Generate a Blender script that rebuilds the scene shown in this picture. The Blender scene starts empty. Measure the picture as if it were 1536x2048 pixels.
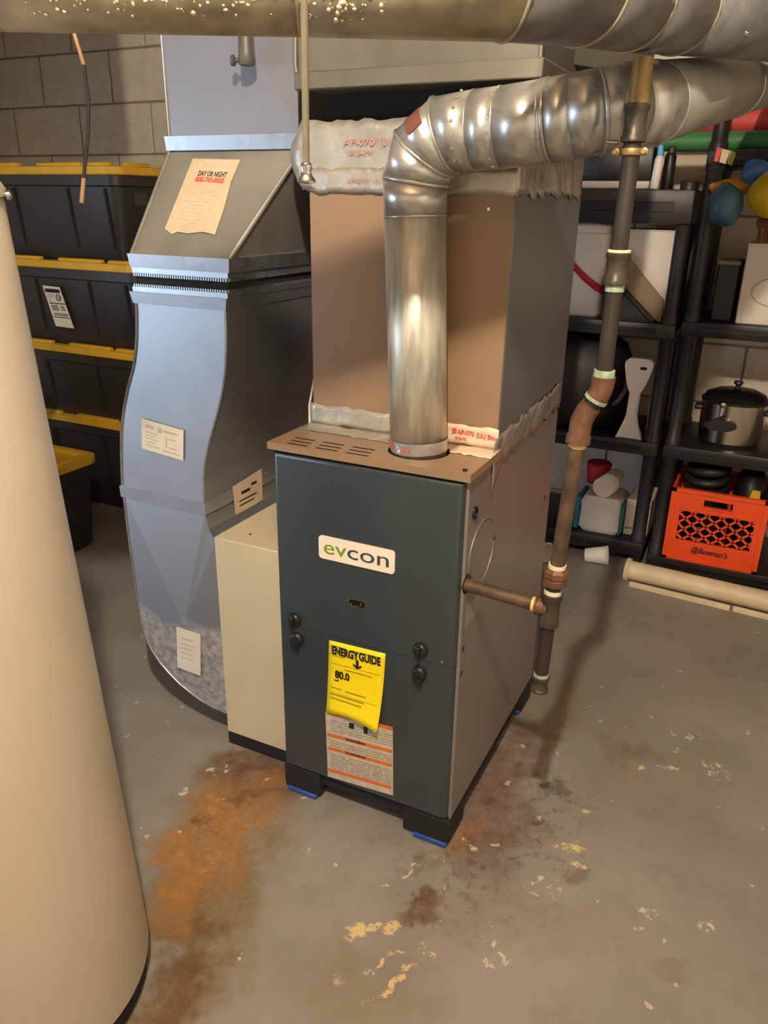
import bpy, bmesh, math, random
import numpy as np
from mathutils import Vector, Matrix
random.seed(7)
S = bpy.context.scene
C = S.collection
PI = math.pi

# ---------------------------------------------------------------- camera
F_PX = 1567.7
YAW, PITCH, ROLL = -0.4524, 0.3778, 0.0155
CAM = Vector((0.824, -1.1989, 1.2552))
fw = Vector((math.sin(YAW) * math.cos(PITCH), math.cos(YAW) * math.cos(PITCH), -math.sin(PITCH)))
rt = Vector((math.cos(YAW), -math.sin(YAW), 0))
up = rt.cross(fw)
cr, sr = math.cos(ROLL), math.sin(ROLL)
rt2, up2 = rt * cr + up * sr, up * cr - rt * sr
cam_d = bpy.data.cameras.new('camera')
cam = bpy.data.objects.new('camera', cam_d)
C.objects.link(cam)
M3 = Matrix((rt2, up2, -fw)).transposed().to_4x4()
cam.matrix_world = Matrix.Translation(CAM) @ M3
cam_d.sensor_fit = 'VERTICAL'
cam_d.sensor_height = 36.0
cam_d.lens = 36.0 * F_PX / 2048.0
cam_d.clip_start = 0.02
S.camera = cam

# ---------------------------------------------------------------- world, exposure
w = bpy.data.worlds.new('world')
S.world = w
w.use_nodes = True
w.node_tree.nodes['Background'].inputs[0].default_value = (0.55, 0.62, 0.75, 1)
w.node_tree.nodes['Background'].inputs[1].default_value = 0.05
S.view_settings.view_transform = 'Standard'
S.view_settings.look = 'None'
S.view_settings.gamma = 1
S.view_settings.use_curve_mapping = False
S.view_settings.exposure = 0.0
BULB_STRENGTH = 3500.0
DAYLIGHT = 34.0

# daylight entering through the window in the left wall
ld = bpy.data.lights.new('window_daylight', 'AREA')
ld.shape = 'RECTANGLE'
ld.size, ld.size_y = 1.7, 1.25
ld.energy = DAYLIGHT
ld.color = (0.58, 0.76, 1.0)
lo = bpy.data.objects.new('window_daylight', ld)
C.objects.link(lo)
lo.location = (-3.03, -2.3, 0.98)
lo.rotation_euler = (PI / 2, 0, -PI / 2)

# ---------------------------------------------------------------- materials
def srgb(r, g, b):
    def f(c):
        c /= 255.0
        return c / 12.92 if c <= 0.04045 else ((c + 0.055) / 1.055) ** 2.4
    return (f(r), f(g), f(b), 1)

MATS = {}
def mat(name, col, rough=0.5, metal=0.0, var=0.12, scale=8.0, bump=0.0, bscale=60.0, rvar=0.1, detail=4.0,
        stretch=None, spec=None, coat=0.0, emit=None, estr=0.0, voro=False, col2=None, thr=(0.45, 0.6)):
    """procedural principled material: base colour varied by noise (or voronoi spangle), optional bump"""
    if name in MATS:
        return MATS[name]
    m = bpy.data.materials.new(name)
    m.use_nodes = True
    nt = m.node_tree
    b = nt.nodes['Principled BSDF']
    tc = nt.nodes.new('ShaderNodeTexCoord')
    src = tc.outputs['Object']
    if stretch:
        mp = nt.nodes.new('ShaderNodeMapping')
        mp.inputs['Scale'].default_value = stretch
        nt.links.new(src, mp.inputs['Vector'])
        src = mp.outputs['Vector']
    if voro:
        tx = nt.nodes.new('ShaderNodeTexVoronoi')
        tx.inputs['Scale'].default_value = scale
        nt.links.new(src, tx.inputs['Vector'])
        sep = nt.nodes.new('ShaderNodeSeparateColor')
        nt.links.new(tx.outputs['Color'], sep.inputs[0])
        fac = sep.outputs[0]
    else:
        tx = nt.nodes.new('ShaderNodeTexNoise')
        tx.inputs['Scale'].default_value = scale
        tx.inputs['Detail'].default_value = detail
        nt.links.new(src, tx.inputs['Vector'])
        fac = tx.outputs['Fac']
    rp = nt.nodes.new('ShaderNodeValToRGB')
    c = Vector(col[:3])
    if col2:
        rp.color_ramp.elements[0].position, rp.color_ramp.elements[1].position = thr
        rp.color_ramp.elements[0].color = col
        rp.color_ramp.elements[1].color = col2
    else:
        if not voro:
            rp.color_ramp.elements[0].position = 0.3
            rp.color_ramp.elements[1].position = 0.7
        rp.color_ramp.elements[0].color = (*(c * (1 - var)), 1)
        rp.color_ramp.elements[1].color = (*(c * (1 + var)), 1)
    nt.links.new(fac, rp.inputs[0])
    nt.links.new(rp.outputs[0], b.inputs['Base Color'])
    if rvar:
        mr = nt.nodes.new('ShaderNodeMapRange')
        mr.inputs['To Min'].default_value = max(0.02, rough - rvar)
        mr.inputs['To Max'].default_value = min(1, rough + rvar)
        nt.links.new(fac, mr.inputs['Value'])
        nt.links.new(mr.outputs[0], b.inputs['Roughness'])
    else:
        b.inputs['Roughness'].default_value = rough
    b.inputs['Metallic'].default_value = metal
    if spec is not None:
        b.inputs['Specular IOR Level'].default_value = spec
    b.inputs['Coat Weight'].default_value = coat
    if bump:
        nz = nt.nodes.new('ShaderNodeTexNoise')
        nz.inputs['Scale'].default_value = bscale
        nz.inputs['Detail'].default_value = 5
        nt.links.new(src, nz.inputs['Vector'])
        bp = nt.nodes.new('ShaderNodeBump')
        bp.inputs['Strength'].default_value = bump
        bp.inputs['Distance'].default_value = 0.01
        nt.links.new(nz.outputs['Fac'], bp.inputs['Height'])
        nt.links.new(bp.outputs[0], b.inputs['Normal'])
    if emit:
        b.inputs['Emission Color'].default_value = emit
        b.inputs['Emission Strength'].default_value = estr
    MATS[name] = m
    return m

mat('galv', srgb(182, 186, 190), 0.36, 0.9, 0.10, 55, rvar=0.05, voro=True)
mat('galv_smooth', srgb(150, 150, 154), 0.45, 0.6, 0.05, 5, rvar=0.05)
mat('galv_duct', srgb(182, 186, 192), 0.44, 0.88, 0.07, 9, rvar=0.06, bump=0.03, bscale=6)
mat('galv_old', srgb(150, 146, 136), 0.5, 0.4, 0.22, 7, rvar=0.1, bump=0.05, bscale=8)
mat('galv_flue', srgb(206, 204, 198), 0.3, 0.8, 0.07, 45, rvar=0.06, detail=8, stretch=(1, 4, 4))
mat('galv_flue_used', srgb(200, 196, 182), 0.38, 0.6, 0.28, 22, rvar=0.14, stretch=(3, 3, 0.5), bump=0.05, bscale=30)
mat('duct_dusty', srgb(172, 160, 134), 0.5, 0.35, 0.3, 26, rvar=0.12, detail=8, bump=0.06, bscale=30)
mat('duct_blue', srgb(132, 132, 130), 0.42, 0.6, 0.18, 6, rvar=0.1, stretch=(1, 6, 6))
mat('spot_dust', srgb(214, 196, 160), 0.8, 0, 0.2, 30)
mat('trunk_metal_shaded', srgb(116, 112, 100), 0.5, 0.5, 0.15, 7, rvar=0.1, bump=0.05, bscale=8)  # old galvanised sheet, darkened so its colour carries the trunk's shade
mat('stub_grey', srgb(92, 88, 84), 0.5, 0.3, 0.2, 20)
mat('foil', srgb(200, 196, 190), 0.34, 0.85, 0.12, 20, bump=0.5, bscale=28, rvar=0.12)
mat('foil_dull', srgb(200, 192, 178), 0.42, 0.7, 0.12, 20, bump=0.4, bscale=24, rvar=0.12)
mat('tape_print', srgb(228, 206, 176), 0.5, 0.1, 0.1, 20, bump=0.2, bscale=20)
mat('tan', srgb(146, 119, 92), 0.33, 0.0, 0.05, 4, rvar=0.05, spec=0.6)
mat('casing', srgb(138, 130, 124), 0.38, 0.3, 0.05, 5, rvar=0.05)
mat('casing_upper', srgb(124, 124, 126), 0.38, 0.45, 0.08, 5, rvar=0.06)
mat('slate', srgb(50, 59, 63), 0.30, 0.0, 0.06, 5, rvar=0.04, coat=0.25)
mat('black_plastic', srgb(26, 26, 25), 0.4, 0, 0.15, 20)
mat('black_matte', srgb(20, 19, 18), 0.8, 0, 0.2, 10)
mat('cavity_shade', srgb(8, 8, 8), 0.9, 0, 0.1, 5)  # near-black, stands in for the shade inside openings
mat('cream', srgb(206, 192, 160), 0.42, 0.0, 0.05, 6, rvar=0.05)
mat('tank', srgb(196, 184, 164), 0.36, 0.1, 0.05, 3, rvar=0.05)
mat('canvas', srgb(40, 38, 36), 0.85, 0, 0.2, 60, bump=0.3, bscale=150)
mat('paper', srgb(204, 184, 152), 0.8, 0, 0.1, 14, bump=0.15, bscale=25)
mat('paper_white', srgb(226, 216, 196), 0.6, 0, 0.06, 20)
mat('label_grey', srgb(190, 180, 160), 0.6, 0, 0.15, 60, detail=8)
mat('ink_black', srgb(24, 22, 22), 0.6, 0, 0.1, 30)
mat('ink_grey', srgb(150, 138, 118), 0.7, 0, 0.2, 60)
mat('ink_faint', srgb(200, 182, 150), 0.8, 0, 0.15, 80)
mat('ink_red', srgb(212, 84, 70), 0.6, 0, 0.2, 60)
mat('ink_red_faint', srgb(180, 134, 116), 0.6, 0, 0.2, 60)
mat('ink_olive', srgb(168, 140, 10), 0.6, 0, 0.2, 80)
mat('yellow_label', srgb(250, 222, 12), 0.45, 0, 0.03, 10)
mat('orange_stripe', srgb(214, 108, 40), 0.6, 0, 0.12, 30)
mat('badge_white', srgb(240, 226, 206), 0.3, 0, 0.02, 10)
mat('badge_green', srgb(112, 150, 30), 0.4, 0, 0.03, 10)
mat('badge_dark', srgb(58, 70, 78), 0.4, 0, 0.03, 10)
mat('glass_dark', srgb(30, 30, 30), 0.12, 0.4, 0.3, 40)
mat('blue_tape', srgb(44, 74, 150), 0.55, 0, 0.1, 20)
mat('iron', srgb(54, 48, 42), 0.5, 0.35, 0.35, 30, bump=0.15, bscale=60, rvar=0.12, stretch=(1, 1, 0.3))
mat('iron_rust', srgb(90, 71, 54), 0.55, 0.3, 0.4, 35, bump=0.2, bscale=60)
mat('fitting', srgb(108, 74, 54), 0.5, 0.25, 0.3, 40, bump=0.2, bscale=70)
mat('fitting_dark', srgb(74, 65, 54), 0.45, 0.4, 0.3, 40, bump=0.2, bscale=70)
mat('dope', srgb(220, 214, 176), 0.6, 0, 0.1, 60)
mat('dope_green', srgb(150, 172, 140), 0.6, 0, 0.35, 80)
mat('dope_yellow', srgb(222, 200, 110), 0.6, 0, 0.1, 60)
mat('brass', srgb(150, 124, 76), 0.45, 0.5, 0.12, 30)
mat('chrome', srgb(205, 205, 205), 0.14, 1.0, 0.04, 10, rvar=0.03)
mat('cord', srgb(126, 117, 94), 0.6, 0, 0.1, 200)
mat('copper', srgb(176, 136, 100), 0.45, 0.4, 0.1, 60)
mat('wire_black', srgb(36, 30, 26), 0.5, 0, 0.1, 60)
mat('wire_white', srgb(228, 214, 190), 0.5, 0, 0.05, 60)
mat('tote_black', srgb(50, 48, 46), 0.42, 0, 0.08, 10, bump=0.05, bscale=120)
mat('tote_yellow', srgb(222, 172, 40), 0.5, 0, 0.08, 8)
mat('bin_grey', srgb(66, 64, 62), 0.6, 0, 0.1, 8)
mat('shelf_black', srgb(34, 32, 30), 0.45, 0, 0.12, 10)
mat('white_plastic', srgb(224, 214, 204), 0.45, 0, 0.04, 6)
mat('white_card', srgb(222, 208, 194), 0.7, 0, 0.06, 6)
mat('foam_cup', srgb(232, 224, 214), 0.7, 0, 0.04, 40)
mat('red_cloth', srgb(186, 34, 44), 0.6, 0, 0.12, 30)
mat('red_roll', srgb(208, 74, 68), 0.6, 0, 0.1, 10)
mat('green_roll', srgb(62, 122, 66), 0.55, 0, 0.15, 8)
mat('teal', srgb(40, 120, 132), 0.5, 0, 0.15, 20)
mat('orange_crate', srgb(246, 86, 34), 0.45, 0, 0.06, 10)
mat('steel', srgb(196, 186, 170), 0.2, 1.0, 0.06, 40, rvar=0.05, stretch=(1, 1, 8))
mat('hose', srgb(34, 34, 30), 0.5, 0, 0.2, 30)
mat('toy_yellow', srgb(206, 172, 14), 0.32, 0, 0.14, 12)
mat('toy_blue', srgb(60, 104, 124), 0.35, 0, 0.18, 14)
mat('toy_orange', srgb(186, 130, 30), 0.4, 0, 0.14, 14)
mat('toy_bright', srgb(60, 110, 170), 0.35, 0, 0.14, 14)
mat('bottle_blue', srgb(96, 170, 220), 0.35, 0, 0.05, 14)
mat('olive', srgb(150, 150, 50), 0.5, 0, 0.1, 20)
mat('bristle', srgb(120, 80, 40), 0.8, 0, 0.4, 120, stretch=(1, 1, 0.1))
mat('cardboard', srgb(136, 112, 88), 0.8, 0, 0.12, 14)
mat('pvc', srgb(224, 206, 172), 0.5, 0, 0.12, 10, bump=0.08, bscale=60)
mat('block', srgb(224, 208, 184), 0.85, 0, 0.08, 14, bump=0.5, bscale=55, detail=8)
mat('block_grey', srgb(92, 88, 82), 0.85, 0, 0.08, 14, bump=0.5, bscale=55, detail=8)
mat('mortar', srgb(150, 138, 120), 0.9, 0, 0.1, 20, bump=0.3, bscale=80)
mat('wall_paint', srgb(206, 202, 194), 0.8, 0, 0.06, 5, bump=0.15, bscale=40)
mat('ceiling_wood', srgb(168, 144, 116), 0.8, 0, 0.18, 6, stretch=(1, 12, 12))
mat('frame_white', srgb(220, 220, 216), 0.5, 0, 0.04, 6)
mat('pane', srgb(190, 210, 235), 0.2, 0, 0.02, 2, emit=(0.5, 0.72, 1, 1), estr=1.2)
mat('bulb', (1, 0.9, 0.75, 1), 0.4, 0, 0.0, 2, rvar=0, emit=(1.0, 0.865, 0.69, 1), estr=BULB_STRENGTH)
mat('porcelain', srgb(235, 230, 220), 0.25, 0, 0.02, 4)
mat('bag_black', srgb(22, 21, 20), 0.5, 0, 0.2, 8, bump=0.4, bscale=14)

# galvanised boot: clean sheet above, white-rust bloom on the lower part (wear with a ragged edge of its own)
def boot_material():
    m = bpy.data.materials.new('galv_bloomed')
    m.use_nodes = True
    nt = m.node_tree
    b = nt.nodes['Principled BSDF']
    tc = nt.nodes.new('ShaderNodeTexCoord')
    sx = nt.nodes.new('ShaderNodeSeparateXYZ')
    nt.links.new(tc.outputs['Object'], sx.inputs[0])
    nz = nt.nodes.new('ShaderNodeTexNoise')
    nz.inputs['Scale'].default_value = 9
    nz.inputs['Detail'].default_value = 8
    nt.links.new(tc.outputs['Object'], nz.inputs['Vector'])
    ad = nt.nodes.new('ShaderNodeMath'); ad.operation = 'MULTIPLY_ADD'
    nt.links.new(nz.outputs['Fac'], ad.inputs[0]); ad.inputs[1].default_value = -0.13
    nt.links.new(sx.outputs['Z'], ad.inputs[2])
    mr = nt.nodes.new('ShaderNodeMapRange')
    mr.inputs['From Min'].default_value = -0.085; mr.inputs['From Max'].default_value = -0.11
    nt.links.new(ad.outputs[0], mr.inputs['Value'])
    n2 = nt.nodes.new('ShaderNodeTexNoise')
    n2.inputs['Scale'].default_value = 60; n2.inputs['Detail'].default_value = 8
    nt.links.new(tc.outputs['Object'], n2.inputs['Vector'])
    rp = nt.nodes.new('ShaderNodeValToRGB')
    rp.color_ramp.elements[0].position = 0.3; rp.color_ramp.elements[1].position = 0.7
    rp.color_ramp.elements[0].color = srgb(132, 132, 138); rp.color_ramp.elements[1].color = srgb(196, 192, 186)
    nt.links.new(n2.outputs['Fac'], rp.inputs[0])
    mx = nt.nodes.new('ShaderNodeMix'); mx.data_type = 'RGBA'
    nt.links.new(mr.outputs[0], mx.inputs[0])
    mx.inputs[6].default_value = srgb(180, 186, 192)
    nt.links.new(rp.outputs[0], mx.inputs[7])
    nt.links.new(mx.outputs[2], b.inputs['Base Color'])
    for key, a, c in (('Metallic', 0.88, 0.35), ('Roughness', 0.42, 0.62)):
        r = nt.nodes.new('ShaderNodeMapRange')
        r.inputs['To Min'].default_value = a; r.inputs['To Max'].default_value = c
        nt.links.new(mr.outputs[0], r.inputs['Value'])
        nt.links.new(r.outputs[0], b.inputs[key])
    MATS['galv_bloomed'] = m
boot_material()

# painted concrete floor with rust stains, worn patches and flaked paint
def floor_material():
    m = bpy.data.materials.new('floor_paint')
    m.use_nodes = True
    nt = m.node_tree
    N, Lk = nt.nodes, nt.links
    b = N['Principled BSDF']
    tc = N.new('ShaderNodeTexCoord')
    P = tc.outputs['Object']
    def noise(scale, detail=6, rough=0.6, vec=None):
        n = N.new('ShaderNodeTexNoise')
        n.inputs['Scale'].default_value = scale
        n.inputs['Detail'].default_value = detail
        n.inputs['Roughness'].default_value = rough
        Lk.new(vec or P, n.inputs['Vector'])
        return n
    def distorted(scale, amp):
        n = noise(scale, 7, 0.65)
        s = N.new('ShaderNodeVectorMath'); s.operation = 'MULTIPLY_ADD'
        Lk.new(n.outputs['Color'], s.inputs[0])
        s.inputs[1].default_value = (amp, amp, 0)
        Lk.new(P, s.inputs[2])
        t = N.new('ShaderNodeVectorMath'); t.operation = 'SUBTRACT'
        Lk.new(s.outputs[0], t.inputs[0]); t.inputs[1].default_value = (amp / 2, amp / 2, 0)
        return t.outputs[0]
    PD, PF = distorted(12, 0.20), distorted(30, 0.07)
    fine = noise(45, 8, 0.7).outputs['Fac']
    mid = noise(11, 8, 0.65).outputs['Fac']
    big = noise(2.2, 4, 0.5).outputs['Fac']
    brk = noise(19, 10, 0.72).outputs['Fac']
    def ramp(fac, p0, p1, c0, c1):
        r = N.new('ShaderNodeValToRGB')
        r.color_ramp.elements[0].position, r.color_ramp.elements[1].position = p0, p1
        r.color_ramp.elements[0].color, r.color_ramp.elements[1].color = c0, c1
        Lk.new(fac, r.inputs[0]); return r.outputs[0]
    def mixc(fac, a, c):
        x = N.new('ShaderNodeMix'); x.data_type = 'RGBA'
        Lk.new(fac, x.inputs[0]); Lk.new(a, x.inputs[6])
        if isinstance(c, tuple): x.inputs[7].default_value = c
        else: Lk.new(c, x.inputs[7])
        return x.outputs[2]
    def math_(op, a, c):
        x = N.new('ShaderNodeMath'); x.operation = op
        for i, v in enumerate((a, c)):
            if isinstance(v, (int, float)): x.inputs[i].default_value = v
            else: Lk.new(v, x.inputs[i])
        x.use_clamp = True
        return x.outputs[0]
    def blob(vec, cx, cy, rx, ry, ang, inner=0.6, outer=1.15):
        mp = N.new('ShaderNodeMapping'); mp.vector_type = 'TEXTURE'
        mp.inputs['Location'].default_value = (cx, cy, 0)
        mp.inputs['Rotation'].default_value = (0, 0, math.radians(ang))
        mp.inputs['Scale'].default_value = (rx, ry, 1)
        Lk.new(vec, mp.inputs['Vector'])
        ln = N.new('ShaderNodeVectorMath'); ln.operation = 'LENGTH'
        Lk.new(mp.outputs[0], ln.inputs[0])
        mr = N.new('ShaderNodeMapRange')
        mr.inputs['From Min'].default_value = outer; mr.inputs['From Max'].default_value = inner
        Lk.new(ln.outputs['Value'], mr.inputs['Value'])
        return mr.outputs[0]
    col = ramp(big, 0.35, 0.65, srgb(132, 126, 117), srgb(150, 144, 135))
    col = mixc(math_('MULTIPLY', ramp(mid, 0.52, 0.72, (0, 0, 0, 1), (1, 1, 1, 1)), 0.35), col, srgb(112, 100, 84))
    RUST, BROWN, OLIVE = srgb(162, 116, 60), srgb(96, 66, 44), srgb(118, 100, 62)
    REDB, DARK = srgb(108, 76, 60), srgb(62, 52, 42)
    # (cx, cy, rx, ry, angle, colour, strength)
    stains = [
        (-0.03, -0.17, 0.30, 0.16, -68, OLIVE, 0.8), (0.04, -0.36, 0.15, 0.11, -60, OLIVE, 0.8), (0.12, -0.53, 0.06, 0.14, -30, OLIVE, 0.8),
        (-0.09, 0.01, 0.13, 0.10, 25, BROWN, 0.95), (0.0, -0.03, 0.07, 0.05, 40, BROWN, 0.6), (0.05, -0.40, 0.15, 0.07, -55, BROWN, 0.75), (0.11, -0.52, 0.05, 0.10, -20, BROWN, 0.7),
        (-0.06, -0.20, 0.19, 0.09, -62, RUST, 1.0), (-0.05, -0.11, 0.12, 0.06, 40, RUST, 0.9), (-0.03, -0.33, 0.12, 0.05, -58, RUST, 0.95), (-0.10, -0.27, 0.07, 0.05, -40, RUST, 0.9),
        (-0.05, 0.0, 0.08, 0.03, 35, RUST, 0.6), (-0.105, -0.19, 0.030, 0.026, 0, BROWN, 0.8), (-0.07, -0.06, 0.04, 0.02, 30, BROWN, 0.7),
        (0.43, 0.34, 0.07, 0.20, -10, REDB, 0.85), (0.45, 0.12, 0.11, 0.14, -30, REDB, 0.75), (0.46, 0.0, 0.10, 0.07, -30, BROWN, 0.5),
        (0.422, 0.045, 0.035, 0.07, -25, RUST, 0.55), (0.38, -0.05, 0.02, 0.06, -20, OLIVE, 0.7),
        (0.42, -0.175, 0.05, 0.035, 20, BROWN, 0.9), (0.545, 0.27, 0.028, 0.028, 20, DARK, 0.9), (0.545, 0.17, 0.02, 0.014, 0, DARK, 0.8),
        (0.70, 0.50, 0.09, 0.05, 10, BROWN, 0.45), (0.85, 0.60, 0.12, 0.07, 10, srgb(120, 120, 104), 0.5),
        (0.66, 0.05, 0.03, 0.02, 0, BROWN, 0.5), (0.86, -0.08, 0.05, 0.03, 10, BROWN, 0.35), (0.62, -0.10, 0.25, 0.07, 20, OLIVE, 0.22),
        (0.47, 0.60, 0.10, 0.16, 0, OLIVE, 0.4), (0.38, -0.36, 0.16, 0.10, 10, OLIVE, 0.3),
    ]
    for cx, cy, rx, ry, an, c, st in stains:
        k = math_('MULTIPLY', blob(PD, cx, cy, rx, ry, an), st)
        k = math_('MULTIPLY', k, ramp(brk, 0.34, 0.60, (0.30, 0.30, 0.30, 1), (1, 1, 1, 1)))
        col = mixc(k, col, c)
    spk = ramp(fine, 0.52, 0.62, (0, 0, 0, 1), (1, 1, 1, 1))
    col = mixc(math_('MULTIPLY', math_('MULTIPLY', blob(PD, 0.46, 0.12, 0.22, 0.32, 0), spk), 0.5), col, DARK)
    mott = ramp(noise(55, 10, 0.75).outputs['Fac'], 0.46, 0.66, (0, 0, 0, 1), (1, 1, 1, 1))
    col = mixc(math_('MULTIPLY', math_('MULTIPLY', blob(PD, -0.05, -0.18, 0.27, 0.13, -66), mott), 0.55), col, srgb(112, 74, 40))
    mot2 = ramp(noise(24, 10, 0.75).outputs['Fac'], 0.54, 0.64, (0, 0, 0, 1), (1, 1, 1, 1))
    col = mixc(math_('MULTIPLY', math_('MULTIPLY', blob(PD, -0.05, -0.18, 0.24, 0.11, -66), mot2), 0.5), col, srgb(200, 150, 88))
    CHIP, WHITE = srgb(218, 192, 142), srgb(206, 196, 176)
    chips = [
        (0.326, -0.262, 0.036, 0.030, 40, CHIP, 0.44), (0.347, -0.235, 0.02, 0.018, 0, CHIP, 0.46), (0.380, -0.225, 0.026, 0.020, 30, CHIP, 0.44),
        (0.629, 0.12, 0.05, 0.022, 20, CHIP, 0.52), (0.655, 0.085, 0.02, 0.02, 0, CHIP, 0.5), (0.355, -0.09, 0.006, 0.05, -25, WHITE, 0.45),
        (0.40, -0.29, 0.008, 0.07, -25, CHIP, 0.5), (0.718, 0.447, 0.018, 0.012, 0, CHIP, 0.44), (0.775, 0.475, 0.04, 0.015, 10, WHITE, 0.52),
        (0.80, 0.62, 0.06, 0.03, 10, WHITE, 0.55), (0.88, 0.52, 0.06, 0.05, 0, WHITE, 0.55), (0.805, 0.028, 0.035, 0.012, 10, WHITE, 0.52),
        (0.90, 0.04, 0.03, 0.02, 0, WHITE, 0.55), (0.46, -0.243, 0.025, 0.015, 0, CHIP, 0.52), (0.57, -0.19, 0.06, 0.06, 0, WHITE, 0.58),
        (0.43, -0.33, 0.012, 0.09, -25, CHIP, 0.52), (0.60, 0.0, 0.08, 0.05, 0, WHITE, 0.58), (0.30, -0.40, 0.12, 0.06, 20, CHIP, 0.58),
        (0.42, 0.04, 0.018, 0.02, 0, CHIP, 0.5), (0.445, 0.025, 0.02, 0.008, 0, WHITE, 0.5), (-0.17, -0.02, 0.05, 0.03, 30, WHITE, 0.55),
        (-0.20, -0.12, 0.02, 0.012, 30, WHITE, 0.5), (-0.06, 0.0, 0.03, 0.03, 30, WHITE, 0.6), (0.47, 0.09, 0.10, 0.10, 0, WHITE, 0.64),
    ]
    for cx, cy, rx, ry, an, c, th in chips:
        k = math_('MULTIPLY', blob(PF, cx, cy, rx * 0.72, ry * 0.72, an, 0.7, 1.0), ramp(mid if rx > 0.1 else fine, th - 0.03, th + 0.02, (0, 0, 0, 1), (1, 1, 1, 1)))
        col = mixc(k, col, c)
    sp = noise(26, 3, 0.5)
    col = mixc(math_('MULTIPLY', ramp(sp.outputs['Fac'], 0.70, 0.715, (0, 0, 0, 1), (1, 1, 1, 1)), 0.7), col, WHITE)
    Lk.new(col, b.inputs['Base Color'])
    r = N.new('ShaderNodeMapRange'); r.inputs['To Min'].default_value = 0.38; r.inputs['To Max'].default_value = 0.66
    Lk.new(mid, r.inputs['Value']); Lk.new(r.outputs[0], b.inputs['Roughness'])
    bp = N.new('ShaderNodeBump'); bp.inputs['Strength'].default_value = 0.18; bp.inputs['Distance'].default_value = 0.01
    Lk.new(fine, bp.inputs['Height']); Lk.new(bp.outputs[0], b.inputs['Normal'])
    MATS['floor_paint'] = m
floor_material()

# ---------------------------------------------------------------- mesh helpers (all in world coordinates)
def setp(o, label=None, cat=None, group=None, kind=None):
    if label: o['label'] = label
    if cat: o['category'] = cat
    if group: o['group'] = group
    if kind: o['kind'] = kind
    return o

def thing(name, loc, label, cat, group=None):
    o = bpy.data.objects.new(name, None)
    o.empty_display_size = 0.05
    C.objects.link(o)
    o.location = loc
    o['_w'] = list(loc)
    return setp(o, label, cat, group)

def wloc(o):
    return Vector(o['_w'])

def obj(name, bm, material, parent=None, smooth=None, origin=None, **props):
    bmesh.ops.recalc_face_normals(bm, faces=bm.faces)
    me = bpy.data.meshes.new(name)
    bm.to_mesh(me)
    bm.free()
    return mobj(name, me, material, parent, smooth, origin, **props)

def mobj(name, me, material, parent=None, smooth=None, origin=None, **props):
    n = len(me.vertices)
    co = np.empty(n * 3); me.vertices.foreach_get('co', co)
    co = co.reshape(-1, 3)
    c = (co.min(0) + co.max(0)) / 2 if origin is None else np.array(origin, float)
    co = co - c
    me.vertices.foreach_set('co', co.ravel())
    me.update()
    if isinstance(material, str): material = [material]
    for mm in material: me.materials.append(MATS[mm])
    if smooth is not None:
        for p in me.polygons: p.use_smooth = True
        if smooth < 180:
            me.set_sharp_from_angle(angle=math.radians(smooth))
    o = bpy.data.objects.new(name, me)
    C.objects.link(o)
    c = Vector(c)
    o['_w'] = list(c)
    if parent:
        o.parent = parent
        o.location = c - wloc(parent)
    else:
        o.location = c
    return setp(o, **props)

def bx(bm, x0, x1, y0, y1, z0, z1, bev=0.0, seg=2):
    vs = [bm.verts.new((x, y, z)) for z in (z0, z1) for y in (y0, y1) for x in (x0, x1)]
    fs = [bm.faces.new([vs[i] for i in f]) for f in ((0, 1, 3, 2), (4, 6, 7, 5), (0, 4, 5, 1), (2, 3, 7, 6), (0, 2, 6, 4), (1, 5, 7, 3))]
    if bev:
        es = list({e for f in fs for e in f.edges})
        bmesh.ops.bevel(bm, geom=es, offset=bev, segments=seg, affect='EDGES', profile=0.5)
    return vs

def box(name, x0, x1, y0, y1, z0, z1, material, parent=None, bev=0.0, seg=2, smooth=None, **p):
    bm = bmesh.new()
    bx(bm, x0, x1, y0, y1, z0, z1, bev, seg)
    return obj(name, bm, material, parent, smooth if smooth is not None else (40 if bev else None), **p)

def frame_of(d):
    d = Vector(d).normalized()
    a = Vector((0, 0, 1)) if abs(d.z) < 0.9 else Vector((1, 0, 0))
    u = d.cross(a).normalized()
    return u, d.cross(u).normalized()

def loft(bm, rings, cap0=True, cap1=True, close=True):
    R = [[bm.verts.new(p) for p in r] for r in rings]
    n = len(R[0])
    for a, b in zip(R[:-1], R[1:]):
        for i in range(n if close else n - 1):
            j = (i + 1) % n
            bm.faces.new((a[i], a[j], b[j], b[i]))
    if cap0: bm.faces.new(list(reversed(R[0])))
    if cap1: bm.faces.new(R[-1])
    return R

def cyl(bm, a, b, r0, r1=None, n=20, cap=True):
    a, b = Vector(a), Vector(b)
    r1 = r0 if r1 is None else r1
    u, v = frame_of(b - a)
    ring = lambda c, r: [c + (u * math.cos(t) + v * math.sin(t)) * r for t in [2 * PI * i / n for i in range(n)]]
    loft(bm, [ring(a, r0), ring(b, r1)], cap, cap)

def lathe(bm, base, axis, prof, n=28, cap=True):
    """prof: list of (radius, distance along axis)"""
    base, axis = Vector(base), Vector(axis).normalized()
    u, v = frame_of(axis)
    rings = [[base + axis * h + (u * math.cos(t) + v * math.sin(t)) * max(r, 1e-5) for t in [2 * PI * i / n for i in range(n)]] for r, h in prof]
    loft(bm, rings, cap, cap)

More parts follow.
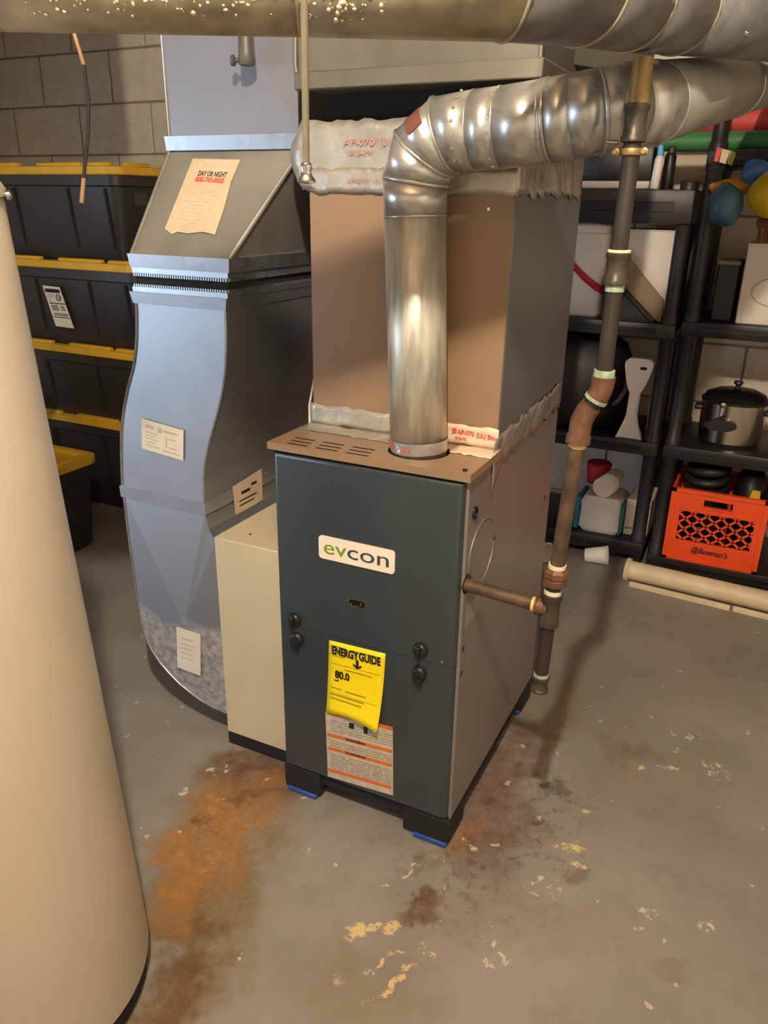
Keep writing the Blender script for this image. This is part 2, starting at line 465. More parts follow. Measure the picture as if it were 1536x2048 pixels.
def mitre_rings(path, radii, n=32):
    path = [Vector(p) for p in path]
    dirs = [(b - a).normalized() for a, b in zip(path[:-1], path[1:])]
    u, v = frame_of(dirs[0])
    rings = []
    for i, p in enumerate(path):
        r = radii[i]
        if i == 0:
            rings.append([p + (u * math.cos(t) + v * math.sin(t)) * r for t in [2 * PI * k / n for k in range(n)]])
            continue
        d0 = dirs[i - 1]
        d1 = dirs[i] if i < len(dirs) else d0
        nrm = (d0 + d1).normalized()
        off = [(q - path[i - 1]) for q in rings[-1]]
        base = []
        for k in range(n):
            o = off[k] - d0 * off[k].dot(d0)
            o = o.normalized() * r
            t = -o.dot(nrm) / d0.dot(nrm)
            base.append(p + o + d0 * t)
        rings.append(base)
    return rings

def tube_loop(bm, pts, r, n=6, closed=True):
    m = len(pts)
    rings = []
    for i in range(m):
        if closed:
            d = (pts[(i + 1) % m] - pts[i - 1])
        else:
            d = pts[min(i + 1, m - 1)] - pts[max(i - 1, 0)]
        u, v = frame_of(d)
        rings.append([pts[i] + (u * math.cos(2 * PI * k / n) + v * math.sin(2 * PI * k / n)) * r for k in range(n)])
    # consistent frames are only needed locally: match each ring to the previous one
    for i in range(1, m):
        best = min(range(n), key=lambda s: sum((rings[i][(k + s) % n] - rings[i - 1][k]).length for k in range(n)))
        rings[i] = [rings[i][(k + best) % n] for k in range(n)]
    if closed:
        best = min(range(n), key=lambda s: sum((rings[0][(k + s) % n] - rings[-1][k]).length for k in range(n)))
        rings.append([rings[0][(k + best) % n] for k in range(n)])
        loft(bm, rings, False, False)
        bmesh.ops.remove_doubles(bm, verts=bm.verts, dist=1e-6)
    else:
        loft(bm, rings, True, True)

def tube(name, pts, r, material, parent=None, n=8, closed=False, **p):
    bm = bmesh.new()
    tube_loop(bm, [Vector(q) for q in pts], r, n, closed)
    return obj(name, bm, material, parent, 60, **p)

def cyl_obj(name, a, b, r, material, parent=None, r1=None, n=20, smooth=50, **p):
    bm = bmesh.new()
    cyl(bm, a, b, r, r1, n)
    return obj(name, bm, material, parent, smooth, **p)

def lathe_obj(name, base, axis, prof, material, parent=None, n=28, smooth=45, **p):
    bm = bmesh.new()
    lathe(bm, base, axis, prof, n)
    return obj(name, bm, material, parent, smooth, **p)

def prism(bm, poly, off):
    """poly: list of 3D points; off: extrusion vector"""
    off = Vector(off)
    a = [bm.verts.new(p) for p in poly]
    b = [bm.verts.new(Vector(p) + off) for p in poly]
    n = len(poly)
    for i in range(n):
        j = (i + 1) % n
        bm.faces.new((a[i], a[j], b[j], b[i]))
    bm.faces.new(list(reversed(a)))
    bm.faces.new(b)

def prism_obj(name, poly, off, material, parent=None, **p):
    bm = bmesh.new()
    prism(bm, poly, off)
    return obj(name, bm, material, parent, **p)

def plate_on(name, o, r, u, pts, th, material, parent, **p):
    """flat sheet: 2D pts on the plane with origin o, axes r (right) and u (up), thickness th outwards"""
    o, r, u = Vector(o), Vector(r).normalized(), Vector(u).normalized()
    n = r.cross(u).normalized()
    return prism_obj(name, [o + r * a + u * b for a, b in pts], n * th, material, parent, **p)

def rrect(x0, x1, z0, z1, rad, n=4):
    pts = []
    for cx, cz, a0 in ((x1 - rad, z1 - rad, 0), (x0 + rad, z1 - rad, 90), (x0 + rad, z0 + rad, 180), (x1 - rad, z0 + rad, 270)):
        for i in range(n + 1):
            t = math.radians(a0 + 90 * i / n)
            pts.append((cx + rad * math.cos(t), cz + rad * math.sin(t)))
    return pts

def text(name, body, o, r, u, size, material, parent, bold=0.0, width=None, align='LEFT', shear=0.0):
    """lettering as a thin mesh on the plane with origin o and axes r, u"""
    cu = bpy.data.curves.new('lettering', 'FONT')
    cu.body = body; cu.size = size; cu.extrude = 0.00025; cu.offset = bold; cu.align_x = align; cu.shear = shear
    cu.resolution_u = 3
    t = bpy.data.objects.new('lettering', cu)
    C.objects.link(t)
    dg = bpy.context.evaluated_depsgraph_get()
    me = bpy.data.meshes.new_from_object(t.evaluated_get(dg))
    bpy.data.objects.remove(t); bpy.data.curves.remove(cu)
    co = np.empty(len(me.vertices) * 3); me.vertices.foreach_get('co', co); co = co.reshape(-1, 3)
    if width and len(co):
        w0 = co[:, 0].max() - co[:, 0].min()
        co[:, 0] *= width / w0
    o, r, u = Vector(o), Vector(r).normalized(), Vector(u).normalized()
    n = r.cross(u)
    W = np.array(o)[None] + co[:, :1] * np.array(r) + co[:, 1:2] * np.array(u) + co[:, 2:3] * np.array(n)
    me.vertices.foreach_set('co', W.ravel()); me.materials.clear()
    return mobj(name, me, material, parent)

def bars(name, o, r, u, rects, material, parent, th=0.0003):
    """printed lines: thin raised bars (x0, x1, y0, y1) on a plane, joined as flat print"""
    o, r, u = Vector(o), Vector(r).normalized(), Vector(u).normalized()
    n = r.cross(u)
    bm = bmesh.new()
    for x0, x1, y0, y1 in rects:
        prism(bm, [o + r * a + u * b for a, b in ((x0, y0), (x1, y0), (x1, y1), (x0, y1))], n * th)
    return obj(name, bm, material, parent)

X, Y, Z = Vector((1, 0, 0)), Vector((0, 1, 0)), Vector((0, 0, 1))
def V(*a): return Vector(a)

def ragged(name, o, r, u, w, h, material, parent, nx=26, ny=6, edge=0.006, wr=0.0025, seed=0, bulge=None, **p):
    """wrinkled strip of tape lying on a plane, uneven edges"""
    rg = random.Random(seed)
    o, r, u = Vector(o), Vector(r).normalized(), Vector(u).normalized()
    n = r.cross(u)
    lo = [rg.uniform(-edge, edge) for _ in range(nx + 1)]
    hi = [rg.uniform(-edge, edge) for _ in range(nx + 1)]
    bm = bmesh.new()
    G = []
    for j in range(ny + 1):
        row = []
        for i in range(nx + 1):
            s, t = i / nx, j / ny
            y = (h + hi[i]) * t + lo[i] * (1 - t)
            d = rg.uniform(0.0006, wr)
            b = bulge(s, t) if bulge else (0, 0, 0)
            row.append(bm.verts.new(o + r * (w * s + b[0]) + u * (y + b[1]) + n * (d + b[2])))
        G.append(row)
    for j in range(ny):
        for i in range(nx):
            bm.faces.new((G[j][i], G[j][i + 1], G[j + 1][i + 1], G[j + 1][i]))
    me_o = obj(name, bm, material, parent, 180, **p)
    sm = me_o.modifiers.new('thickness', 'SOLIDIFY'); sm.thickness = 0.0006; sm.offset = -1
    return me_o

def copy_tree(o, parent=None, delta=(0, 0, 0)):
    c = o.copy(); C.objects.link(c)
    c.parent = parent
    if parent is None:
        c.location = o.location + Vector(delta)
        c['_w'] = list(wloc(o) + Vector(delta))
    for ch in list(o.children): copy_tree(ch, c)
    return c

# ================================================================ the room
XL, XR, YF, YB, ZC = -3.1, 2.3, -3.4, 2.05, 2.36
bm = bmesh.new(); bx(bm, XL, XR, YF, YB + 0.1, -0.08, 0.0)
obj('floor', bm, 'floor_paint', origin=(0, 0, 0), kind='structure', label='grey painted concrete floor with rust stains and flaked paint')
box('ceiling', XL, XR, YF, YB + 0.1, ZC, ZC + 0.06, 'ceiling_wood', kind='structure', label='low unfinished wooden basement ceiling')
wb = box('wall_back', XL, XR, YB, YB + 0.12, 0, ZC, 'mortar', kind='structure', label='painted concrete block wall behind totes and shelves')
# concrete blocks of the back wall, laid in running bond, joints recessed
BH, BL = 0.2265, 0.46
z0 = 1.449 - 7 * BH
bmesh_cache = {}
k = 0
r = 0
while z0 + r * BH < ZC - 0.02:
    za, zb = max(z0 + r * BH, 0.0) + 0.004, min(z0 + (r + 1) * BH, ZC) - 0.004
    x = -2.017 - 6 * BL + (BL / 2 if r % 2 == 0 else 0)
    while x < XR:
        xa, xb = max(x, XL) + 0.004, min(x + BL, XR) - 0.004
        if xb - xa > 0.03 and zb - za > 0.02:
            key = (round(xb - xa, 3), round(zb - za, 3))
            if key not in bmesh_cache:
                b0 = bmesh.new(); bx(b0, 0, key[0], 0, 0.012, 0, key[1], 0.003, 1)
                me = bpy.data.meshes.new('concrete_block'); bmesh.ops.recalc_face_normals(b0, faces=b0.faces); b0.to_mesh(me); b0.free()
                me.materials.append(MATS['block'])
                bmesh_cache[key] = me
            o = bpy.data.objects.new('concrete_block', bmesh_cache[key]); C.objects.link(o)
            o.parent = wb; o.location = Vector((xa, YB - 0.008, za)) - wloc(wb)
        x += BL
    r += 1
box('wall_left', XL - 0.1, XL, YF, YB, 0, ZC, 'wall_paint', kind='structure', label='painted basement side wall with a daylight window')
box('wall_right', XR, XR + 0.1, YF, YB, 0, ZC, 'wall_paint', kind='structure', label='painted basement side wall on the right')
box('wall_front', XL, XR, YF - 0.1, YF, 0, ZC, 'wall_paint', kind='structure', label='painted basement wall behind the viewer')
win = box('window_1', XL, XL + 0.02, -3.18, -1.42, 0.33, 1.63, 'pane', kind='structure', label='daylight window in the side wall')
for (ya, yb, za, zb) in ((-3.22, -3.16, 0.29, 1.67), (-1.44, -1.38, 0.29, 1.67), (-3.16, -1.44, 0.29, 0.35), (-3.16, -1.44, 1.61, 1.67), (-2.325, -2.275, 0.35, 1.61)):
    box('window_frame', XL, XL + 0.05, ya, yb, za, zb, 'frame_white', win)

# ================================================================ furnace
FW, FD, FZ, FH = 0.40, 0.603, 0.07, 0.815
fu = thing('furnace', (0.2, 0.3, 0), 'slate grey gas furnace with tan top plate and white badge', 'furnace')
bm = bmesh.new()
bx(bm, 0, FW, 0.016, FD, FZ, 0.808, 0.002, 1)
casing = obj('casing', bm, 'casing', fu, 40, label='taupe grey metal side casing')
box('shade_liner', 0.003, FW - 0.003, 0.0, 0.155, 0.8085, 0.8115, 'cavity_shade', fu)  # near-black sheet standing in for the shade below the slots
# doors: moulded panels with rounded vertical edges
def door(name, z0, z1, top):
    bm = bmesh.new()
    bx(bm, 0.002, 0.394, -0.002, 0.024, z0, z1)
    es = []
    for e in bm.edges:
        c = (e.verts[0].co + e.verts[1].co) / 2
        d = e.verts[1].co - e.verts[0].co
        if c.y < 0.0 and (abs(d.z) > 0.01 or (top and c.z > z1 - 0.001)):
            es.append(e)
    bmesh.ops.bevel(bm, geom=es, offset=0.011, segments=4, affect='EDGES', profile=0.5)
    return obj(name, bm, 'slate', fu, 40, label='slate grey front door panel')
d1 = door('upper_door', 0.4356, 0.8085, True)
d2 = door('lower_door', 0.076, 0.4348, False)
# front lip of the casing beside the doors
box('casing_lip', 0.3945, 0.4005, 0.010, 0.018, FZ, 0.812, 'casing', fu)
# top plate with stamped vent slots and flue opening (cut out)
bm = bmesh.new()
bx(bm, -0.006, 0.406, -0.006, 0.1565, 0.8238, 0.826)
me = bpy.data.meshes.new('top_plate'); bmesh.ops.recalc_face_normals(bm, faces=bm.faces); bm.to_mesh(me); bm.free()
tp = bpy.data.objects.new('tmp_plate', me); C.objects.link(tp)
bm = bmesh.new()
for gx in (0.024, 0.088, 0.152):
    for j, yy in enumerate((0.044, 0.0245, 0.006)):
        xx = gx + 0.003 * j
        prism(bm, [V(xx + a, yy + b, 0.79) for a, b in rrect(0, 0.048, -0.0035, 0.0035, 0.0034, 3)], (0, 0, 0.06))
prism(bm, [V(0.272 + 0.058 * math.cos(t), 0.082 + 0.058 * math.sin(t), 0.79) for t in [2 * PI * i / 40 for i in range(40)]], (0, 0, 0.06))
bmesh.ops.recalc_face_normals(bm, faces=bm.faces)
mc = bpy.data.meshes.new('cut'); bm.to_mesh(mc); bm.free()
tc_ = bpy.data.objects.new('tmp_cut', mc); C.objects.link(tc_)
md = tp.modifiers.new('cut', 'BOOLEAN'); md.operation = 'DIFFERENCE'; md.object = tc_; md.solver = 'EXACT'
dg = bpy.context.evaluated_depsgraph_get()
plate_me = bpy.data.meshes.new_from_object(tp.evaluated_get(dg))
bpy.data.objects.remove(tp); bpy.data.objects.remove(tc_)
plate_me.materials.clear()
tpl = mobj('top_plate', plate_me, 'tan', fu, None, label='tan painted top plate with vent slots')
for e in ((-0.006, 0.406, -0.006, -0.0045), (-0.006, -0.0045, -0.0045, 0.1565), (0.4045, 0.406, -0.0045, 0.1565)):
    box('folded_edge', *e, 0.8118, 0.8240, 'tan', tpl)
for gx in (0.024, 0.088, 0.152):
    for j, yy in enumerate((0.044, 0.0245, 0.006)):
        xx = gx + 0.003 * j
        prism_obj('vent_slot_shade', [V(xx + a, yy + b, 0.815) for a, b in rrect(0.0003, 0.0477, -0.0033, 0.0033, 0.0031, 3)], (0, 0, 0.0106), 'cavity_shade', tpl)  # dark plugs just below the plate surface, painted shade of the slots
cyl_obj('screw', (0.389, 0.012, 0.826), (0.389, 0.012, 0.829), 0.0045, 'black_plastic', fu, n=12)
# badge
bd = plate_on('badge', (0, -0.0021, 0), X, Z, rrect(0.104, 0.267, 0.6065, 0.6545, 0.007), 0.003, 'badge_white', fu, label='white badge reading evcon')
text('lettering', 'ev', (0.1135, -0.0053, 0.619), X, Z, 0.043, 'badge_green', bd, 0.0001, 0.050)
text('lettering', 'con', (0.165, -0.0053, 0.619), X, Z, 0.043, 'badge_dark', bd, 0.0001, 0.088)
# sight glass
sg = plate_on('sight_glass', (0, -0.0021, 0), X, Z, rrect(0.167, 0.209, 0.516, 0.535, 0.009), 0.0022, 'chrome', fu)
plate_on('glass', (0, -0.0044, 0), X, Z, rrect(0.1705, 0.2055, 0.519, 0.532, 0.006), 0.0012, 'glass_dark', sg)
bars('burner_detail', (0, -0.0057, 0), X, Z, [(0.174, 0.178, 0.520, 0.525), (0.183, 0.186, 0.520, 0.523), (0.190, 0.1935, 0.521, 0.5235), (0.196, 0.199, 0.522, 0.530)], 'chrome', sg)
# latches (turn knobs)
for lx, lz, kind in ((0.042, 0.452, 0), (0.046, 0.408, 1), (0.325, 0.460, 0), (0.324, 0.408, 1)):
    bm = bmesh.new()
    lathe(bm, (lx, -0.002, lz), (0, -1, 0), [(0.0155, 0), (0.0155, 0.004), (0.013, 0.009), (0.009, 0.011)], 18)
    if kind == 0:
        bx(bm, lx - 0.004, lx + 0.004, -0.021, -0.008, lz - 0.013, lz + 0.013, 0.002, 1)
    else:
        prism(bm, [V(lx - 0.010, -0.009, lz - 0.006), V(lx + 0.012, -0.009, lz - 0.004), V(lx + 0.008, -0.009, lz - 0.024), V(lx - 0.002, -0.009, lz - 0.020)], (0, -0.007, 0))
    obj('latch', bm, 'black_plastic', fu, 40)
cyl_obj('screw', (0.370, -0.002, 0.447), (0.370, -0.005, 0.447), 0.0035, 'chrome', fu, n=10)
# energy label: sheet curling away at its foot
TL, TR, BL_, BR = V(0.123, -0.0026, 0.425), V(0.251, -0.0034, 0.430), V(0.1165, -0.008, 0.2495), V(0.2435, -0.024, 0.2525)
bm = bmesh.new()
G = []
for j in range(13):
    t = j / 12
    row = []
    for i in range(9):
        s = i / 8
        top, bot = TL.lerp(TR, s), BL_.lerp(BR, s)
        p = top.lerp(bot, t)
        ytop, ybot = top.y, bot.y
        p.y = ytop + (ybot - ytop) * t ** 3
        p.z += 0.010 * math.sin(PI * s) * t ** 6
        row.append(bm.verts.new(p))
    G.append(row)
for j in range(12):
    for i in range(8):
        bm.faces.new((G[j][i], G[j][i + 1], G[j + 1][i + 1], G[j + 1][i]))
el = obj('energy_label', bm, 'yellow_label', fu, 180, label='yellow energy guide label with bold black heading')
sm = el.modifiers.new('thickness', 'SOLIDIFY'); sm.thickness = 0.0005
ER = (TR - TL).normalized(); EU = (TL - BL_).normalized()
eo = V(0, -0.0044, 0)
def ept(s, t): return TL.lerp(TR, s).lerp(BL_.lerp(BR, s), t)
def eat(s, t, d=0.0012):
    p = TL.lerp(TR, s).lerp(BL_.lerp(BR, s), t)
    top, bot = TL.lerp(TR, s), BL_.lerp(BR, s)
    p.y = top.y + (bot.y - top.y) * t ** 3 - d
    return p
EUp = V(-0.03, 0, 1)
text('heading', 'ENERGY', eat(0.06, 0.165), V(1, -0.008, 0.03), EUp, 0.026, 'ink_black', el, 0.0011, 0.062)
text('heading', 'GUIDE', eat(0.552, 0.165), V(1, -0.008, 0.03), EUp, 0.026, 'ink_black', el, 0.0011, 0.049)
a0 = eat(0.50, 0.17)
prism_obj('heading_arrow', [a0 + V(*p) for p in ((0, 0, 0), (0.006, 0, 0), (0.006, 0, -0.014), (0.0125, 0, -0.010), (0.0125, 0, -0.0145), (0.003, 0, -0.021), (-0.0065, 0, -0.0145), (-0.0065, 0, -0.010), (0, 0, -0.014))], (0, -0.0005, 0), 'ink_black', el)
text('rating', '80.0', eat(0.14, 0.475), V(1, -0.008, 0.03), EUp, 0.024, 'ink_black', el, 0.0009, 0.034)
bars('rating_mark', eat(0.12, 0.52), V(1, -0.008, 0.03), EUp, [(0, 0.011, 0, 0.0022), (0.009, 0.011, 0, 0.005)], 'ink_black', el)
def ebars(lst, m_, nm):
    for s0, s1, t0, hh in lst:
        bm = bmesh.new()
        K = 6
        f = []
        for q in range(K + 1):
            s = s0 + (s1 - s0) * q / K
            f.append((bm.verts.new(eat(s, t0, 0.0010)), bm.verts.new(eat(s, t0 + hh, 0.0010))))
        for q in range(K):
            bm.faces.new((f[q][0], f[q + 1][0], f[q + 1][1], f[q][1]))
        obj(nm, bm, m_, el)
ebars([(0.30, 0.80, 0.335, 0.016), (0.06, 0.27, 0.665 - 0.05, 0.012), (0.34, 0.72, 0.62, 0.018), (0.06, 0.70, 0.70, 0.018), (0.06, 0.66, 0.755, 0.018), (0.06, 0.22, 0.05, 0.010), (0.4, 0.9, 0.06, 0.008), (0.06, 0.3, 0.185, 0.008),
       (0.05, 0.94, 0.29, 0.006), (0.05, 0.94, 0.685, 0.005)], 'ink_olive', 'printed_line')
ebars([(0.38, 0.53, 0.90, 0.016)], 'ink_black', 'printed_line')
# warning label below it
wl = plate_on('warning_label', (0, -0.0021, 0), X, Z, [(0.112, 0.2475), (0.270, 0.2585), (0.2745, 0.090), (0.1155, 0.079)], 0.0009, 'label_grey', fu, label='grey warning label with orange bands')
wu = V(0.02, 0, 1); wr_ = V(1, 0, 0.07)
for zz, ttl in ((0.2440, None), (0.187, 'WARNING'), (0.152, 'WARNING'), (0.094, None)):
    bars('orange_band', (0.1145, -0.0031, zz), wr_, wu, [(0.002, 0.156, 0, 0.0085)], 'orange_stripe', wl)
    if ttl:
        text('lettering', ttl, (0.160, -0.0035, zz + 0.0045), wr_, wu, 0.0085, 'ink_black', wl, 0.0003, 0.048)
rg = random.Random(3)
ln = []
for zz0, cnt in ((0.231, 1), (0.225, 1), (0.218, 1), (0.211, 1), (0.205, 1), (0.178, 1), (0.172, 1), (0.166, 1), (0.143, 1), (0.137, 1), (0.131, 1), (0.125, 1), (0.119, 1), (0.113, 1), (0.107, 1)):
    x0 = 0.006
    while x0 < 0.15:
        x1 = min(x0 + rg.uniform(0.01, 0.05), 0.152)
        ln.append((x0, x1, zz0 - 0.0015, zz0 + 0.001)); x0 = x1 + 0.004
bars('printed_line', (0.1145, -0.0031, 0.0), wr_, wu, ln, 'ink_grey', wl)
bars('pictogram', (0.1145, -0.0032, 0.0), wr_, wu, [(0.05, 0.062, 0.222, 0.236), (0.085, 0.094, 0.219, 0.236)], 'ink_black', wl)
# black base channel and feet with blue pads
box('base_channel', 0.004, FW - 0.004, 0.010, FD - 0.004, 0.040, FZ + 0.004, 'black_matte', fu)
for fx0, fx1, fy in ((-0.001, 0.092, 0.0), (0.296, 0.401, 0.0), (-0.001, 0.092, FD - 0.09), (0.296, 0.401, FD - 0.09)):
    ft = box('foot', fx0, fx1, fy, fy + 0.09, 0.010, FZ, 'black_matte', fu, 0.004, 1)
    bw = 0.075
    box('blue_pad', (fx0 + 0.010 if fx0 < 0.1 else fx1 - bw - 0.004), (fx0 + 0.010 + bw if fx0 < 0.1 else fx1 - 0.004), fy - 0.004, fy + 0.085, 0.0, 0.012, 'blue_tape', ft, 0.002, 1)
# right side fittings on the casing
bm = bmesh.new(); lathe(bm, (0.400, 0.044, 0.739), (1, 0, 0), [(0.0125, 0), (0.0125, 0.003), (0.009, 0.0035), (0.009, 0.001)], 20)
obj('grommet', bm, 'black_plastic', fu, 40)
ring = [V(0.4003, 0.098 + 0.070 * math.cos(t), 0.640 + 0.066 * math.sin(t)) for t in [2 * PI * i / 48 for i in range(48)]]
tube('knockout_ring', ring, 0.0013, 'galv_smooth', fu, 6, True)
lathe_obj('gas_inlet_hole', (0.3995, 0.024, 0.607), (1, 0, 0), [(0.020, 0), (0.020, 0.0012)], 'cavity_shade', fu, 24)
plate_on('side_sticker', (0.4001, 0, 0), Y, Z, [(0.030, 0.505), (0.100, 0.515), (0.100, 0.548), (0.030, 0.560)], 0.0008, 'foil', fu)
for yy, zz in ((0.022, 0.415), (0.171, 0.642), (0.170, 0.52), (0.55, 0.60), (0.024, 0.47)):
    lathe_obj('screw', (0.400, yy, zz), (1, 0, 0), [(0.006, 0), (0.006, 0.0015), (0.003, 0.002)], 'fitting_dark', fu, 12)

# ================================================================ coil cabinet above the furnace
PY = 0.157
pl = thing('coil_cabinet', (0.2, 0.38, 0.826), 'tall tan-fronted coil cabinet taped on top of the furnace', 'plenum')
box('casing', 0.0, 0.400, PY, 0.620, 0.8155, 1.385, 'casing_upper', pl, 0.0015, 1, label='grey metal side of the cabinet')
box('front_panel', 0.002, 0.3985, PY - 0.0035, PY, 0.8265, 1.385, 'tan', pl, 0.001, 1, label='tan painted front panel')
box('neck', 0.02, 0.385, PY + 0.030, 0.60, 1.385, 1.4325, 'canvas', pl, label='dark neck under the trunk')
lathe_obj('screw', (0.355, PY - 0.0035, 1.245), (0, -1, 0), [(0.003, 0), (0.003, 0.002)], 'chrome', pl, 8)
fy = PY - 0.0035
def lump(s, t):
    k = max(0, 0.12 - s) / 0.12
    return (-0.026 * k * math.sin(PI * min(1, t * 1.05)) - 0.004 * k, 0.006 * k, 0.003 * k)
t1 = ragged('foil_tape', (-0.004, fy, 1.268), X, Z, 0.408, 0.118, 'foil_dull', pl, 30, 8, 0.003, 0.004, 1, lump, label='wide silver foil tape around the top')
t2 = ragged('foil_tape', (-0.002, fy - 0.003, 1.268), X, Z, 0.404, 0.040, 'foil_dull', pl, 30, 4, 0.003, 0.003, 2)
ragged('foil_tape', (0.400, PY - 0.004, 1.268), Y, Z, 0.455, 0.112, 'foil', pl, 26, 7, 0.008, 0.004, 3)
ragged('foil_tape', (0.0, 0.615, 1.268), -Y, Z, 0.46, 0.112, 'foil', pl, 20, 5, 0.006, 0.004, 9)
text('red_print', 'AP-070', (0.078, fy - 0.0062, 1.345), X, Z, 0.016, 'ink_red_faint', t1, 0.0002, 0.062)
text('red_print', '(UL) Shu', (0.150, fy - 0.0062, 1.345), X, Z, 0.016, 'ink_red_faint', t1, 0.0002, 0.055)
text('red_print', '181B-FX', (0.082, fy - 0.0062, 1.330), X, Z, 0.011, 'ink_red_faint', t1, 0.0002, 0.052)
text('red_print', 'AP-070  181B-FX', (0.085, fy - 0.0076, 1.284), X, Z, 0.011, 'ink_red_faint', t2, 0.0, 0.10)
# tape along the joint with the furnace
def lip(s, t): return (0, 0, 0)
t3 = ragged('foil_tape', (-0.004, fy, 0.8265), X, Z, 0.195, 0.042, 'foil_dull', pl, 16, 4, 0.003, 0.003, 4)
t4 = ragged('foil_tape', (0.285, fy, 0.8265), X, Z, 0.116, 0.040, 'tape_print', pl, 10, 4, 0.002, 0.0025, 5, label='cream foil tape with red lettering')
text('red_print', 'AP-070', (0.320, fy - 0.0034, 0.8480), V(1, 0, -0.03), Z, 0.0125, 'ink_red', t4, 0.0003, 0.034)
text('red_print', '(UL) Shu', (0.358, fy - 0.0038, 0.8465), V(1, 0, -0.03), Z, 0.0125, 'ink_red', t4, 0.0003, 0.036)
text('red_print', '181B-FX', (0.314, fy - 0.0034, 0.8370), V(1, 0, -0.03), Z, 0.008, 'ink_red', t4, 0.0002, 0.024)
bars('red_print', (0.309, fy - 0.0034, 0.848), X, Z, [(0, 0.009, 0, 0.010)], 'ink_red', t4)
ragged('foil_tape', (-0.004, 0.098, 0.8262), X, Y, 0.205, 0.056, 'foil_dull', pl, 16, 4, 0.004, 0.0022, 6)
ragged('foil_tape', (0.326, 0.098, 0.8262), X, Y, 0.080, 0.056, 'tape_print', pl, 8, 4, 0.004, 0.0022, 7)
def side_b(s, t): return (0, 0.018 * s - (0.055 * max(0, 0.10 - s) / 0.10 if t < 0.5 else 0), 0)
ragged('foil_tape', (0.4005, 0.125, 0.795), Y, Z, 0.475, 0.058, 'foil', pl, 26, 5, 0.006, 0.0035, 8, side_b, label='wrinkled silver tape along the side joint')
for k2, (yy, zz) in enumerate(((0.16, 0.93), (0.20, 0.945))):
    pass

# ================================================================ supply trunk over the cabinet
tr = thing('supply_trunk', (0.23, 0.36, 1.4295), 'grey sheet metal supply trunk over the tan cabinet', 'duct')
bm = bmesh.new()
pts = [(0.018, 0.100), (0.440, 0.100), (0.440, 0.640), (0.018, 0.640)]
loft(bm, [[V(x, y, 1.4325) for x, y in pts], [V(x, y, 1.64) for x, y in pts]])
obj('trunk_body', bm, 'trunk_metal_shaded', tr)
box('drive_cleat', 0.012, 0.442, 0.093, 0.101, 1.4295, 1.457, 'trunk_metal_shaded', tr, 0.002, 1)
box('drive_cleat', 0.4385, 0.447, 0.093, 0.64, 1.4295, 1.457, 'trunk_metal_shaded', tr, 0.002, 1)
tube('standing_seam', [(0.440, 0.099, 1.4295), (0.4405, 0.0985, 1.50), (0.440, 0.099, 1.64)], 0.004, 'trunk_metal_shaded', tr)
tube('standing_seam', [(0.018, 0.099, 1.4295), (0.012, 0.0985, 1.47), (0.018, 0.099, 1.64)], 0.004, 'trunk_metal_shaded', tr)
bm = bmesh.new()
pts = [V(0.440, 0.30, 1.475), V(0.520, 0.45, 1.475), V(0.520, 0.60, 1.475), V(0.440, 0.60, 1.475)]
prism(bm, pts, (0, 0, 0.16)); obj('take_off', bm, 'trunk_metal_shaded', tr)

# ================================================================ flue pipe
fl = thing('flue_pipe', (0.272, 0.082, 0.80), 'galvanised vent pipe rising from furnace top and elbowing right', 'flue pipe')
fpath = [(0.272, 0.082, 0.800), (0.2495, 0.085, 1.232), (0.2475, 0.085, 1.286), (0.2620, 0.085, 1.328), (0.2985, 0.085, 1.3540), (0.3500, 0.085, 1.3595),
         (0.392, 0.085, 1.3620), (0.467, 0.086, 1.370), (0.500, 0.087, 1.3745), (0.536, 0.095, 1.3805), (0.572, 0.120, 1.3880), (0.596, 0.175, 1.397), (0.660, 0.780, 1.487), (0.700, 1.180, 1.545), (0.775, 2.04, 1.66)]
frad = [0.0525, 0.0525, 0.0540, 0.0555, 0.0570, 0.0580, 0.0585] + [0.0585] * 8
rings = mitre_rings(fpath, frad, 36)
names = ['riser_pipe', 'elbow_collar', 'elbow_gore', 'elbow_gore', 'elbow_gore', 'elbow_collar', 'horizontal_pipe', 'elbow_gore', 'elbow_gore', 'elbow_gore', 'elbow_gore', 'outlet_pipe', 'outlet_pipe', 'outlet_pipe']
for i, nm in enumerate(names):
    bm = bmesh.new()
    loft(bm, [rings[i], rings[i + 1]], False, False)
    o = obj(nm, bm, 'galv_flue_used' if i == 0 else ('galv_old' if i >= 11 else 'galv_flue'), fl, 60)
    sm = o.modifiers.new('thickness', 'SOLIDIFY'); sm.thickness = 0.001; sm.offset = -1
for i, rr in ((1, 0.0014), (2, 0.0026), (3, 0.0024), (4, 0.0024), (5, 0.0008), (6, 0.0013), (7, 0.0022), (9, 0.0022), (10, 0.0020), (11, 0.0018), (12, 0.003), (13, 0.003)):
    tube('seam_bead', rings[i], rr, 'galv_flue', fl, 6, True)
# second bead of the adjustable joint
r7b = [p + V(-0.008, 0, -0.001) for p in rings[7]]
tube('seam_bead', r7b, 0.0018, 'galv_flue', fl, 6, True)
# rivet rows of the elbow collars
for xx, zc in ((0.330, 1.3595), (0.388, 1.3615)):
    for k in range(8):
        a = math.radians(-70 + 20 * k)
        p = V(xx, 0.085 - 0.0583 * math.cos(a), zc + 0.0583 * math.sin(a))
        d = V(0, -math.cos(a), math.sin(a))
        lathe_obj('rivet', p - d * 0.0004, d, [(0.0028, 0), (0.002, 0.0016)], 'galv_flue', fl, 8)
